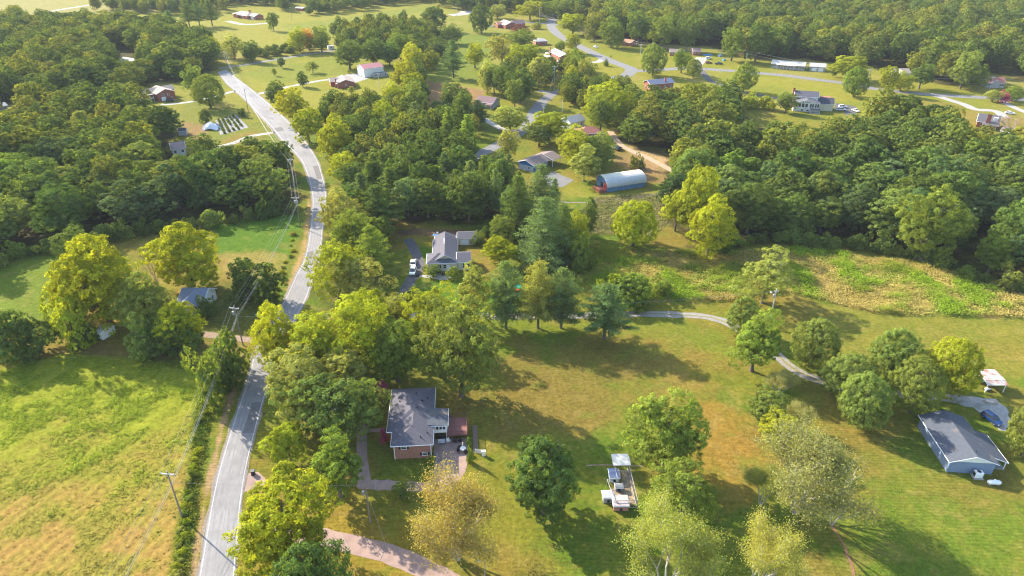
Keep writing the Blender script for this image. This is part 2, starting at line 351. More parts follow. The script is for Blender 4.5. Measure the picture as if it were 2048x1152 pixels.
    # meadow and hay field
    wm = sidewash(MEADOW, 1.2, x, y); mixin(wm, 'mead'); mixin(wm * smooth(.45, .6, fbm(x, y, 9, 31)), 'gr2'); mixin(wm * smooth(.55, .7, fbm(x, y, 6, 37)) * .8, 'straw')
    mixin(sidewash(ROUGH, 1.5, x, y), (.19, .19, .06))
    wf = sidewash(FIELD, .8, x, y); fb = fbm(x + y * .3, y * 1.4, 10, 41)
    top = smooth(82, 118, y + (fb - .5) * 40 - (x + 100) * .10)
    mixin(wf, (.33, .22, .07)); mixin(wf * smooth(.35, .65, n4) * .45, (.22, .20, .04)); mixin(wf * top * .95, (.22, .26, .024)); mixin(wf * smooth(.5, .66, fbm(x, y, 7, 43)) * (1 - top) * .6, (.22, .235, .035))
    mixin(sidewash(STRIP, .7, x, y), (.10, .15, .02))
    ws = sidewash(gpoly([(376, 1152), (396, 1050), (412, 960), (430, 880), (452, 800), (470, 745), (484, 700), (490, 705), (478, 760), (458, 830), (442, 890), (425, 960), (408, 1050), (392, 1152), (380, 1250), (360, 1250)]), .35, x, y)
    mixin(ws, (.34, .24, .14))
    wr = sidewash(gpoly([(586, 590), (600, 545), (614, 500), (620, 460), (626, 420), (618, 400), (608, 450), (600, 500), (585, 545), (570, 580)]), .6, x, y); mixin(wr, (.36, .25, .12))
    mixin(smooth(.62, .74, fbm(x, y, 2.6, 91, 3)) * .28 * (1 - wf), 'straw'); mixin(smooth(.63, .75, fbm(x, y, 3.4, 92, 3)) * .4 * (1 - wf), 'gr2')
    mow = (1 - wf) * (1 - wm) * smooth(.35, .6, fbm(x, y, 30, 93, 2))
    col *= (.62 + .24 * n4)[:, None] * np.array([1.06, 1.0, .8])
    z = np.zeros(len(x))
    z += wf * (.10 * (n3 - .5) + top * .5 * np.maximum(fbm(x, y, 4, 51) - .35, 0) * 1.6)
    rows = np.sin((x * .93 - y * .36) * 2 * np.pi / 2.1 + 3 * fbm(x, y, 9, 81)); z += wf * (1 - top) * .045 * rows; col *= (1 + wf * (1 - top) * .09 * rows)[:, None]
    z += wm * np.maximum(fbm(x, y, 7, 53) - .3, 0) * 1.3
    V = np.stack([x, y, z], 1); nr, nc = len(ys), len(s)
    i = (np.arange(nr - 1)[:, None] * nc + np.arange(nc - 1)[None, :]).ravel(); Q = np.stack([i, i + 1, i + nc + 1, i + nc], 1)
    m, t, b = newmat('ground_cover'); L = t.links.new
    at = N(t, 'ShaderNodeAttribute', attribute_name='col'); tc = N(t, 'ShaderNodeTexCoord')
    na = N(t, 'ShaderNodeTexNoise'); na.inputs['Scale'].default_value = 1.1; na.inputs['Detail'].default_value = 8; na.inputs['Roughness'].default_value = .7; L(tc.outputs['Object'], na.inputs['Vector'])
    mr = N(t, 'ShaderNodeMapRange'); mr.inputs[1].default_value = .3; mr.inputs[2].default_value = .7; mr.inputs[3].default_value = .62; mr.inputs[4].default_value = 1.38; L(na.outputs[0], mr.inputs[0])
    # faint mowing stripes running across the slope
    wv = N(t, 'ShaderNodeTexWave', wave_type='BANDS', bands_direction='Y'); wv.inputs['Scale'].default_value = .42; wv.inputs['Distortion'].default_value = 5; wv.inputs['Detail'].default_value = 2; wv.inputs['Detail Scale'].default_value = .4
    mp = N(t, 'ShaderNodeMapping'); mp.inputs['Rotation'].default_value = (0, 0, R(3)); L(tc.outputs['Object'], mp.inputs[0]); L(mp.outputs[0], wv.inputs['Vector'])
    m2 = N(t, 'ShaderNodeMapRange'); m2.inputs[3].default_value = .91; m2.inputs[4].default_value = 1.09; L(wv.outputs['Fac'], m2.inputs[0])
    am = N(t, 'ShaderNodeAttribute', attribute_name='mow'); mm_ = N(t, 'ShaderNodeMix', data_type='FLOAT'); L(am.outputs['Fac'], mm_.inputs[0]); mm_.inputs[2].default_value = 1.0; L(m2.outputs[0], mm_.inputs[3])
    s1 = N(t, 'ShaderNodeVectorMath', operation='SCALE'); L(at.outputs['Color'], s1.inputs[0]); L(mr.outputs[0], s1.inputs['Scale'])
    s2 = N(t, 'ShaderNodeVectorMath', operation='SCALE'); L(s1.outputs[0], s2.inputs[0]); L(mm_.outputs[0], s2.inputs['Scale'])
    L(s2.outputs[0], b.inputs['Base Color']); b.inputs['Roughness'].default_value = 1; b.inputs['Specular IOR Level'].default_value = .05
    nb = N(t, 'ShaderNodeTexNoise'); nb.inputs['Scale'].default_value = 2.6; nb.inputs['Detail'].default_value = 6; nb.inputs['Roughness'].default_value = .75; L(tc.outputs['Object'], nb.inputs['Vector'])
    bp = N(t, 'ShaderNodeBump'); bp.inputs['Strength'].default_value = .8; bp.inputs['Distance'].default_value = .16; L(nb.outputs[0], bp.inputs['Height']); L(bp.outputs[0], b.inputs['Normal'])
    go = bpy.data.objects.new('ground', npmesh('ground', V, Q, m, {'col': ('POINT', col), 'mow': ('POINT', mow)}, smooth=True)); link(go); tag(go, 'mown lawns, hay fields and woodland floor of the valley', kind='structure')

# ---------------------------------------------------------------- roads and paving
def spline(P, step=1.5):
    P = [Vector((p[0], p[1])) if len(p) == 2 else Vector(p[:2]) for p in P]; out = []
    for i in range(len(P) - 1):
        p0 = P[max(i - 1, 0)]; p1 = P[i]; p2 = P[i + 1]; p3 = P[min(i + 2, len(P) - 1)]
        n = max(2, int((p2 - p1).length / step))
        for k in range(n):
            t = k / n; out.append(.5 * ((2 * p1) + (p2 - p0) * t + (2 * p0 - 5 * p1 + 4 * p2 - p3) * t * t + (3 * p1 - p0 - 3 * p2 + p3) * t ** 3))
    out.append(P[-1]); return out
def jit(p, amp): return amp * (math.sin(p[0] * 2.3 + p[1] * 1.1) + math.sin(p[0] * .9 - p[1] * 3.1) * .7)
def band(name, Lp, Rp, z, m, th=.03, amp=.08, label=None):
    """strip between two world lines of equal length"""
    mb = MB(); n = len(Lp); vs = []
    for a, b in zip(Lp, Rp):
        d = (b - a).normalized() if (b - a).length > 1e-6 else Vector((1, 0))
        a2 = a + d * jit(a, amp); b2 = b + d * jit(b, amp)
        vs += [(a2.x, a2.y, z - th), (a2.x, a2.y, z), (b2.x, b2.y, z), (b2.x, b2.y, z - th)]
    fs = []
    for i in range(n - 1):
        for k in range(3): fs.append((i * 4 + k, i * 4 + k + 1, i * 4 + 5 + k, i * 4 + 4 + k))
    mb.add(vs, fs); o = mb.build(name, m); return tag(o, label, kind='structure')
def strip(name, pts, w, z, m, label=None, amp=.1, world=False):
    P = spline([G(*p) if not world else Vector((*p, 0)) for p in pts], 2.0); Lp = []; Rp = []
    for i, p in enumerate(P):
        d = (P[min(i + 1, len(P) - 1)] - P[max(i - 1, 0)]).normalized(); nn = Vector((-d.y, d.x))
        ww = w if not callable(w) else w(i / (len(P) - 1)); Lp.append(p + nn * ww / 2); Rp.append(p - nn * ww / 2)
    return band(name, Lp, Rp, z, m, amp=amp, label=label)
def sheet(name, pts, z, m, label=None, th=.03, amp=.1, world=False, kind='structure'):
    P = [G(*p).xy if not world else Vector(p) for p in pts]; out = []
    for i in range(len(P)):
        a, b = P[i], P[(i + 1) % len(P)]; n = max(1, int((b - a).length / 1.2)); d = (b - a).normalized(); nn = Vector((-d.y, d.x))
        for k in range(n):
            q = a.lerp(b, k / n); out.append(tuple(q + nn * jit(q, amp)))
    o = MB().prism(out, z - th, z).build(name, m); return tag(o, label, kind=kind)
RL = [(360, 1330), (378, 1240), (396.7, 1150), (430, 968), (465, 848), (492, 768), (510, 704), (530, 667), (552, 631), (573, 591), (590, 554), (610, 514), (619, 467), (624, 427), (623, 384), (608, 333), (591, 308), (563, 280), (541, 253), (515, 227), (494, 203), (474, 185), (453, 166), (436, 144)]
RR = [(452, 1330), (462, 1240), (471, 1150), (488.5, 968), (515.5, 848), (538, 768), (557, 704), (576, 667), (596, 631), (614, 596), (628, 554), (640, 514), (645, 467), (649, 427), (652, 384), (640, 333), (627, 306), (603, 272), (577, 243), (545, 213), (517, 190), (497, 174), (474, 157), (452, 139)]
def resample(P, n):
    P = spline([G(*p) for p in P], 1.0); L_ = [0]
    for a, b in zip(P[:-1], P[1:]): L_.append(L_[-1] + (b - a).length)
    out = []; j = 0
    for k in range(n):
        s_ = L_[-1] * k / (n - 1)
        while j < len(P) - 2 and L_[j + 1] < s_: j += 1
        t = (s_ - L_[j]) / max(L_[j + 1] - L_[j], 1e-6); out.append(P[j].lerp(P[j + 1], min(max(t, 0), 1)))
    return out
A_, B_ = resample(RL, 260), resample(RR, 260)
band('road', A_, B_, .04, ASPH, .05, .05, 'main two-lane asphalt road curving past the wood')
def lane(f0, f1, name, m, z=.046, lo=0, hi=260, amp=.0):
    a = [p.lerp(q, f0) for p, q in zip(A_, B_)][lo:hi]; b = [p.lerp(q, f1) for p, q in zip(A_, B_)][lo:hi]
    return band(name, a, b, z, m, .004, amp)
tag(lane(.045, .068, 'edge_line', PAINT), 'worn white edge line on the left of the main road')
tag(lane(.930, .955, 'edge_line', PAINT), 'white edge line on the right of the main road')
tag(lane(.502, .512, 'centre_seam', CRACK, amp=.03), 'sealed brown seam along the middle of the main road')
def off_band(name, P1, P2, f0, f1, z, m, amp, label, lo=0, hi=260):
    a = [p.lerp(q, f0) for p, q in zip(A_, B_)][lo:hi]; b = [p.lerp(q, f1) for p, q in zip(A_, B_)][lo:hi]; return band(name, a, b, z, m, .02, amp, label)
SHO = mat('shoulder_gravel', (.21, .175, .14), 1, .35, 1.6, .6, 20)
off_band('road_shoulder', 0, 0, -.085, .01, .022, SHO, .16, 'ragged gravel shoulder on the left of the main road')
off_band('road_shoulder', 0, 0, .99, 1.045, .022, SHO, .14, 'ragged gravel shoulder on the right of the main road')
TRK = mat('tyre_worn_asphalt', (.205, .197, .193), .85, .15, .6, .3, 30)
for f0, f1 in ((.16, .24), (.36, .43), (.60, .67), (.79, .87)): off_band('tyre_track', 0, 0, f0, f1, .0435, TRK, .10, 'faintly darker wheel track worn into the main road')
for i_, (k0, k1, f0, f1) in enumerate(((30, 37, .52, .92), (78, 82, .07, .48), (120, 131, .55, .9), (165, 170, .08, .46))): off_band('road_patch', 0, 0, f0, f1, .0475, mat('patched_asphalt', (.13, .126, .125), .9, .15, 1), .04, 'darker repaired patch in the main road', k0, k1)
strip('side_road', [(437, 137), (500, 128), (567, 116.5), (660, 102), (700, 98)], 4.5, .030, ASPHM, 'narrow lane leaving the end of the main road')
strip('far_road', [(60, 30), (117, 20), (180, 10), (250, -1), (330, -10)], 7, .03, ASPH, 'pale road crossing the far field')
strip('side_street', [(1113, 20), (1105, 36), (1102, 52), (1118, 70), (1150, 88), (1182, 104), (1215, 119), (1243, 130), (1262, 138), (1255, 149), (1225, 158)], 8.5, .034, ASPHM, 'subdivision street winding down from the top')
strip('ridge_road', [(1262, 142), (1300, 141), (1366, 137), (1440, 140), (1513, 146), (1570, 151), (1633, 159), (1700, 168), (1753, 178), (1859, 189), (1966, 195), (2120, 203)], 7.5, .028, ASPHM, 'grey road below the far wood')
strip('curved_street', [(1225, 158), (1190, 166), (1150, 174), (1112, 184), (1087, 202), (1071, 220), (1062, 240), (1050, 258), (1020, 277), (980, 298), (940, 318), (915, 332)], 6.5, .031, ASPHM, 'grey street curving behind the pines')
strip('driveway', [(1078, 181), (1095, 185), (1110, 185)], 4.5, .024, CONCG)
strip('driveway', [(1404, 141), (1419, 160), (1453, 173), (1483, 183), (1523, 191), (1550, 196), (1590, 200)], 4, .022, ASPHD, 'dark asphalt driveway to the white two-storey house')
sheet('driveway', [(1672, 206), (1712, 213), (1712, 228), (1692, 231), (1687, 220), (1668, 220)], .024, ASPHD)
strip('driveway', [(505, 191), (537, 183), (580, 173), (620, 165), (650, 160), (690, 156)], 3.6, .022, CONCG)
sheet('driveway', [(668, 160), (693, 149), (712, 147), (738, 157), (720, 162), (700, 170)], .026, CONCG)
strip('driveway', [(480, 180), (462, 184), (440, 190), (390, 202), (345, 208), (322, 209)], 3.4, .022, CONCG)
strip('driveway', [(549, 265), (500, 273), (467, 286), (430, 295)], 3.4, .022, GRAV)
strip('driveway', [(1860, 188), (1925, 208), (1952, 219), (1990, 222), (2010, 235)], 5, .022, CONCG)
strip('driveway', [(2004, 200), (2022, 212), (2070, 232)], 4, .022, CONCG)
strip('driveway', [(1388, 137), (1395, 125), (1405, 115)], 9, .022, GRAV)
strip('driveway', [(1210, 113), (1196, 124), (1180, 124)], 5, .022, CONCG)
strip('driveway', [(1125, 50), (1075, 46), (1040, 44)], 7, .022, ASPHM)
strip('driveway', [(900, 30), (925, 28), (935, 22)], 14, .022, CONCG)
strip('driveway', [(455, 42), (490, 49), (540, 46)], 6, .022, CONCG)
strip('driveway', [(1220, 262), (1245, 292), (1300, 318), (1360, 350)], 3, .018, mat('sandy_track', (.36, .26, .17), .95, .2, 1), 'sandy track past the arched barn')
sheet('driveway', [(1110, 343), (1122, 350), (1148, 360), (1126, 374), (1095, 372), (1070, 355)], .022, ASPHM)
strip('driveway', [(965, 236), (985, 248), (1005, 258), (1030, 262)], 3.5, .022, CONCG)
# private lane, with grass between the wheel tracks
LANE = [(640, 632), (700, 632), (800, 632), (930, 631), (1000, 632), (1120, 632), (1230, 629), (1300, 628), (1366, 630), (1409, 633), (1446, 642), (1490, 665), (1520, 688), (1549, 705), (1573, 727), (1599, 744), (1626, 756), (1680, 775), (1760, 785), (1870, 794)]
strip('gravel_lane', LANE, 3.0, .020, mat('lane_gravel', (.25, .23, .205), .95, .25, 1.2, .6, 25), 'narrow gravel lane with grass along its middle', .18)
strip('lane_grass', LANE[6:-1], .55, .040, mat('lane_grass_strip', (.20, .18, .07), 1, .35, 2), 'grass strip between the wheel tracks of the lane', .12)
sheet('gravel_apron', [(1869, 786), (1906, 788), (1966, 796), (1993, 798), (2013, 815), (2021, 840), (2012, 862), (1996, 860), (1979, 838), (1946, 816), (1899, 804), (1869, 803)], .024, GRAV, 'gravel parking apron beside the blue house', amp=.25)
# drives of the foreground brick house
strip('driveway', [(478, 1058), (520, 1056), (560, 1060), (620, 1070), (683, 1084), (730, 1095), (773, 1106), (860, 1142), (960, 1200)], 3.9, .022, CONC, 'pink concrete drive at the bottom of the picture')
sheet('driveway', [(700, 962), (750, 959), (863, 966), (870, 946), (865, 878), (936, 876), (934, 930), (925, 955), (905, 985), (863, 984), (716, 978)], .026, CONC, 'pink concrete patio and drive beside the brick house', amp=.12)
sheet('path', [(715, 838), (722, 838), (734, 857), (770, 857), (770, 864), (734, 865), (735, 920), (742, 962), (716, 962), (713, 900)], .018, CONC, 'pink concrete path in front of the brick house', amp=.04)
sheet('bin_pad', [(489, 948), (515, 944), (530, 956), (532, 966), (520, 976), (500, 982), (487, 984)], .020, CONC, 'pink concrete pad at the road edge')
sheet('driveway', [(478, 1034), (502, 1036), (530, 1050), (530, 1072), (495, 1072), (478, 1086)], .027, CONC)
# drive of the middle house
strip('driveway', [(792, 630), (800, 600), (822, 560), (836, 540), (838, 522), (828, 498), (815, 478)], 3.2, .022, ASPHD, 'dark drive beside the cream house')
sheet('path', [(834, 549), (862, 551), (868, 548), (903, 552), (903, 558), (884, 560), (860, 556), (834, 554)], .022, CONCG)
strip('dirt_track', [(400, 668), (440, 672), (480, 678), (515, 680)], 2.6, .016, mat('track_soil', (.24, .17, .115), 1, .3, 1.5), 'faint dirt track joining the road')
strip('ditch', [(1120, 404), (1180, 405), (1240, 398), (1300, 390), (1345, 385)], 1.1, .020, mat('ditch_stone', (.20, .155, .13), 1, .5, 1.5, .5, 5), 'stony ditch crossing below the barn', .25)
strip('ditch', [(1665, 1050), (1682, 1080), (1695, 1110), (1708, 1152), (1720, 1200)], .45, .02, mat('red_soil', (.24, .12, .065), 1, .3, 2), 'narrow red soil rut at the bottom right', .12)
strip('worn_path', [(1172, 931), (1210, 930), (1250, 931), (1286, 932)], .3, .018, MC['track_soil'], 'thin worn brown line across the lawn above the dog run', .1)
# expansion joints of the pink drives
for k, (xa, ya, xb, yb) in enumerate([(751, 960, 751, 978), (806, 962, 806, 981), (683, 1069, 700, 1104), (773, 1092, 760, 1120)]):
    a, b = G(xa, ya), G(xb, yb); o = MB().tube((a.x, a.y, .03), (b.x, b.y, .03), .05, n=4).build('paving_joint', CONCG); tag(o, 'pale joint across the pink concrete drive', kind='structure')

# ---------------------------------------------------------------- buildings
def frame(A, Bp, z, name, label, cat='house', group=None, L=None):
    a, b = G(*A, z), G(*Bp, z); d = (b - a).xy; ang = math.atan2(d.y, d.x)
    r = empty(name, (a.x, a.y, 0), ang, label, cat, group)
    return r, (L or d.length)
def block(r, x0, x1, y0, y1, ze, rise, kind, wm, rm, ov=.5, z0=0, trim=WHITE, off=0.0, gm=None):
    """walls and roof over the eave rectangle x0..x1, y0..y1"""
    wx0, wx1, wy0, wy1 = x0 + ov, x1 - ov, y0 + ov, y1 - ov; e = .03 + off; th = .14
    w = MB(); f = MB(); rf = MB(); rv = trim
    if kind in ('gx', 'gy'):
        sw = kind == 'gy'
        a0, a1, b0, b1 = (y0, y1, x0, x1) if sw else (x0, x1, y0, y1)          # a: along ridge, b: across
        bm_ = (b0 + b1) / 2; sl_ = rise / ((b1 - b0) / 2); P = (lambda a, b, z: (b, a, z)) if sw else (lambda a, b, z: (a, b, z))
        wi0, wi1 = b0 + ov, b1 - ov; zi = ze + sl_ * ov; zr = ze + rise
        vs = []
        for a in (a0 + ov, a1 - ov):
            vs += [P(a, wi0, z0), P(a, wi1, z0), P(a, wi1, zi), P(a, bm_, zr), P(a, wi0, zi)]
        w.add(vs, [(0, 1, 2, 3, 4), (9, 8, 7, 6, 5), (0, 5, 6, 1), (1, 6, 7, 2), (2, 7, 8, 3), (3, 8, 9, 4), (4, 9, 5, 0)])
        vs = []
        for a in (a0, a1):
            vs += [P(a, b0, ze + e), P(a, bm_, zr + e), P(a, b1, ze + e), P(a, b1, ze + e + th), P(a, bm_, zr + e + th), P(a, b0, ze + e + th)]
        rf.add(vs, [(0, 1, 4, 5), (1, 2, 3, 4), (11, 10, 7, 6), (10, 9, 8, 7), (5, 4, 10, 11), (4, 3, 9, 10), (0, 6, 7, 1), (1, 7, 8, 2), (0, 5, 11, 6), (2, 8, 9, 3)])
        for a in (a0 - .03, a1 + .03):
            f.tube(P(a, b0, ze + e), P(a, bm_, zr + e), .09, n=4); f.tube(P(a, bm_, zr + e), P(a, b1, ze + e), .09, n=4)
        for b_ in (b0 - .05, b1 + .05): f.tube(P(a0, b_, ze + e), P(a1, b_, ze + e), .09, n=4)
        if gm is not None:      # gable board in its own colour, a little proud of the wall
            g = MB()
            for a in (a0 + ov - .04,):
                g.add([P(a, wi0, zi - .1), P(a, wi1, zi - .1), P(a, bm_, zr - .02), P(a + .03, wi0, zi - .1), P(a + .03, wi1, zi - .1), P(a + .03, bm_, zr - .02)], [(0, 1, 2), (5, 4, 3), (0, 3, 4, 1), (1, 4, 5, 2), (2, 5, 3, 0)])
            g.build('gable', gm, r)
    else:
        w.bx(wx0, wx1, wy0, wy1, z0, ze + .02); Lx, Ly = x1 - x0, y1 - y0; h = min(Lx, Ly) / 2
        if Lx >= Ly: r0, r1 = (x0 + h, y0 + h), (x1 - h, y0 + h)
        else: r0, r1 = (x0 + h, y0 + h), (x0 + h, y1 - h)
        zb = ze + e; vs = [(x0, y0, zb), (x1, y0, zb), (x1, y1, zb), (x0, y1, zb), (x0, y0, zb + th), (x1, y0, zb + th), (x1, y1, zb + th), (x0, y1, zb + th), (*r0, ze + rise + th), (*r1, ze + rise + th)]
        fs = [(3, 2, 1, 0), (0, 1, 5, 4), (1, 2, 6, 5), (2, 3, 7, 6), (3, 0, 4, 7)]
        fs += [(4, 5, 9, 8), (5, 6, 9), (6, 7, 8, 9), (7, 4, 8)] if Lx >= Ly else [(4, 5, 8), (5, 6, 9, 8), (6, 7, 9), (7, 4, 8, 9)]
        rf.add(vs, fs)
        for p, q in (((x0, y0), (x1, y0)), ((x1, y0), (x1, y1)), ((x1, y1), (x0, y1)), ((x0, y1), (x0, y0))):
            f.tube((*p, zb + .04), (*q, zb + .04), .09, n=4)
    wo = w.build('wall', wm, r); ro = rf.build('roof', rm, r); f.build('fascia', rv, r); return wo, ro
def win(r, side, u, z, w, h, c, trim=WHITE, shut=None, pane=GLASS, mull=True, name='window'):
    """window on a wall; side f/b/l/r, c = wall coordinate of that side"""
    sgn = -1 if side in 'fl' else 1; ax = side in 'fb'
    def bx(mb, u0, u1, z0, z1, d0, d1):
        a, b = sorted((c + sgn * d0, c + sgn * d1))
        if ax: mb.bx(u0, u1, a, b, z0, z1)
        else: mb.bx(a, b, u0, u1, z0, z1)
    m = MB(); t = .09
    bx(m, u - w / 2 - t, u - w / 2, z, z + h, -.02, .07); bx(m, u + w / 2, u + w / 2 + t, z, z + h, -.02, .07)
    bx(m, u - w / 2 - t, u + w / 2 + t, z - t, z, -.02, .09); bx(m, u - w / 2 - t, u + w / 2 + t, z + h, z + h + t, -.02, .08)
    if mull: bx(m, u - w / 2, u + w / 2, z + h / 2 - .03, z + h / 2 + .03, .03, .06)
    o = m.build(name, trim, r); g = MB(); bx(g, u - w / 2, u + w / 2, z, z + h, -.01, .03); g.build('pane', pane, o)
    if shut is not None:
        for sx in (-1, 1):
            q = MB(); c0 = u + sx * (w / 2 + t + .22); bx(q, c0 - .2, c0 + .2, z, z + h, -.01, .05); q.build('shutter', shut, o)
    return o
def door(r, side, u, w, h, c, m=WHITE, panels=3, z=0, name='door'):
    sgn = -1 if side in 'fl' else 1; ax = side in 'fb'; mb = MB()
    def bx(u0, u1, z0, z1, d0, d1):
        a, b = sorted((c + sgn * d0, c + sgn * d1))
        if ax: mb.bx(u0, u1, a, b, z0, z1)
        else: mb.bx(a, b, u0, u1, z0, z1)
    bx(u - w / 2, u + w / 2, z, z + h, -.01, .05)
    for k in range(panels): bx(u - w / 2 + .08, u + w / 2 - .08, z + h * (k + .08) / panels, z + h * (k + .92) / panels, .03, .075)
    return mb.build(name, m, r)
def chimney(ro, x, y, z0, z1, w=.9, d=.7, m=BRICK):
    o = MB().bx(x - w / 2, x + w / 2, y - d / 2, y + d / 2, z0, z1).bx(x - w / 2 - .08, x + w / 2 + .08, y - d / 2 - .08, y + d / 2 + .08, z1 - .18, z1).build('chimney', m, ro); return o
def vents(ro, pts):
    for x, y, z in pts: MB().lathe([(.0, .35), (.12, .35), (.12, 0), (.22, -.02)], 8, (x, y, z)).build('vent', IRON, ro)

# --- brick house in the foreground, stepped hip roof, sunroom and deck
a, b = G(781, 893, 3.9), G(865, 890, 3.9); ang = R(4.2)
H1 = empty('brick_house', (a.x, a.y, 0), ang, 'pink brick house with grey stepped hip roof and red deck', 'house')
ZE = 3.9; k = .40; WD = 8.45; LN = 18.6; SX = -1.15; SY = 4.3
def zz(d): return ZE + k * d
Ax = (SX + WD) / 2; ha = (WD - SX) / 2; hb = WD / 2
pts = [(0, 0, ZE), (WD, 0, ZE), (WD, LN, ZE), (SX, LN, ZE), (SX, SY, ZE), (0, SY, ZE), (Ax, LN - ha, zz(ha)), (Ax, SY + ha, zz(ha)), (hb, SY + hb, zz(hb)), (hb, hb, zz(hb))]
low = [(x, y, z - .16) for x, y, z in pts[:6]]
rf = MB().add(pts + low, [(4, 3, 6, 7), (3, 2, 6), (2, 1, 9, 8, 7, 6), (1, 0, 9), (0, 5, 8, 9), (5, 4, 7, 8), (10, 15, 14, 13, 12, 11)] + [(i, (i + 1) % 6, 10 + (i + 1) % 6, 10 + i) for i in range(6)])
ro = rf.build('roof', RGREY, H1); f = MB()
for i in range(6):
    p, q = Vector(low[i]), Vector(low[(i + 1) % 6]); f.tube(p + Vector((0, 0, .05)), q + Vector((0, 0, .05)), .11, n=4)
f.build('fascia', WHITE, H1)
o_ = .55; wp = [(o_, o_), (WD - o_, o_), (WD - o_, LN - o_), (SX + o_, LN - o_), (SX + o_, SY + o_), (o_, SY + o_)]
MB().prism(wp, 0, ZE - .17).build('wall', BRICKP, H1)
for x, y in ((o_, o_), (WD - o_, o_)): MB().bx(x - .08, x + .08, y - .08, y + .08, 0, ZE - .2).build('downspout', WHITE, H1)
vents(ro, [(4.5, 14.6, 5.55), (4.9, 10.1, 5.3), (6.9, 13.9, 4.6), (7.2, 2.9, 4.4), (5.9, 1.6, 4.5), (1.0, 13, 4.7), (5.9, 12.6, 5.0)])
win(H1, 'f', 2.5, 2.55, 1.0, .75, o_, shut=BLACK); win(H1, 'f', 6.6, .7, .9, .7, o_, shut=BLACK)
for u in (2.6, 13.6, 15.8): win(H1, 'r', u, 2.2, 1.0, 1.1, WD - o_)
for u in (7.0, 10.5, 14.5): win(H1, 'l', u, 1.2, 1.2, 1.3, SX + o_)
door(H1, 'l', 8.7, .95, 2.1, SX + o_, DECKR)
door(H1, 'r', 4.3, 1.7, 2.1, WD - o_, WHITE, 2)
# sunroom standing on posts
x0, x1, y0, y1 = WD - o_, 11.35, 5.3, 10.9; FL = 1.9
MB().bx(x0, x1 - .25, y0 + .35, y1 - .35, FL, 2.75).bx(x0, x1 - .25, y0 + .4, y1 - .4, 2.76, 3.95).build('sunroom_wall', WHITE, H1)
MB().add([(x0 - 1.35, y0, 4.50), (x1, y0, 3.98), (x1, y1, 3.98), (x0 - 1.35, y1, 4.50), (x0 - 1.35, y0, 4.38), (x1, y0, 3.86), (x1, y1, 3.86), (x0 - 1.35, y1, 4.38)], [(0, 1, 2, 3), (7, 6, 5, 4), (0, 4, 5, 1), (1, 5, 6, 2), (2, 6, 7, 3), (3, 7, 4, 0)]).build('sunroom_roof', RCHAR, H1)
f = MB(); f.tube((x0 - .6, y0 - .04, 4.13), (x1, y0 - .04, 3.90), .09, n=4).tube((x1 + .04, y0, 3.90), (x1 + .04, y1, 3.90), .09, n=4).build('sunroom_trim', WHITE, H1)
for i in range(4): win(H1, 'f', x0 + .55 + i * .68, 2.78, .5, 1.0, y0 + .38, mull=False)
for i in range(5): win(H1, 'r', y0 + .9 + i * .95, 2.78, .7, 1.0, x1 - .25, mull=False)
for p in ((x1 - .4, y0 + .5), (x1 - .4, y1 - .5)): MB().bx(p[0] - .08, p[0] + .08, p[1] - .08, p[1] + .08, 0, FL).build('post', WHITE, H1)
# deck
dx0, dx1, dy0, dy1 = x1 - .2, x1 + 3.95, 4.7, 10.4
for i in range(26):
    w_ = (dy1 - dy0) / 26; MB().bx(dx0, dx1, dy0 + i * w_ + .012, dy0 + (i + 1) * w_ - .012, FL - .05, FL).build('deck_board', DECK, H1)
MB().bx(dx0, dx1, dy0, dy0 + .08, FL - .32, FL - .06).bx(dx1 - .08, dx1, dy0 + .09, dy1, FL - .32, FL - .06).bx(dx0, dx1, dy1 - .08, dy1, FL - .32, FL - .06).build('deck_joist', DECKR, H1)
rl = MB()
for (xa, ya, xb, yb) in ((dx0 + .2, dy0, dx1, dy0), (dx1, dy0, dx1, dy1), (dx1, dy1, dx0 + .2, dy1)):
    n = int(math.hypot(xb - xa, yb - ya) / .14)
    for q in range(n + 1):
        X_, Y_ = xa + (xb - xa) * q / n, ya + (yb - ya) * q / n; rl.bx(X_ - .02, X_ + .02, Y_ - .02, Y_ + .02, FL, FL + .95)
    rl.tube((xa, ya, FL + .98), (xb, yb, FL + .98), .06, n=4)
rl.build('deck_railing', DECKR, H1)
for p in ((dx1 - .1, dy0 + .1), (dx1 - .1, dy1 - .1), (dx0 + 1.2, dy0 + .1), (dx0 + 1.2, dy1 - .1)): MB().bx(p[0] - .07, p[0] + .07, p[1] - .07, p[1] + .07, 0, FL - .32).build('post', DECKR, H1)
st = MB()
for i in range(7): st.bx(dx0 + .3 + i * .3, dx0 + .6 + i * .3, dy1 + .05, dy1 + 1.05, FL - .25 * (i + 1), FL - .25 * (i + 1) + .06)
st.build('deck_stairs', DECKR, H1)
def H1w(x, y, z=0): c_, s_ = math.cos(ang), math.sin(ang); return Vector((a.x + x * c_ - y * s_, a.y + x * s_ + y * c_, z))
H1a = a.copy()

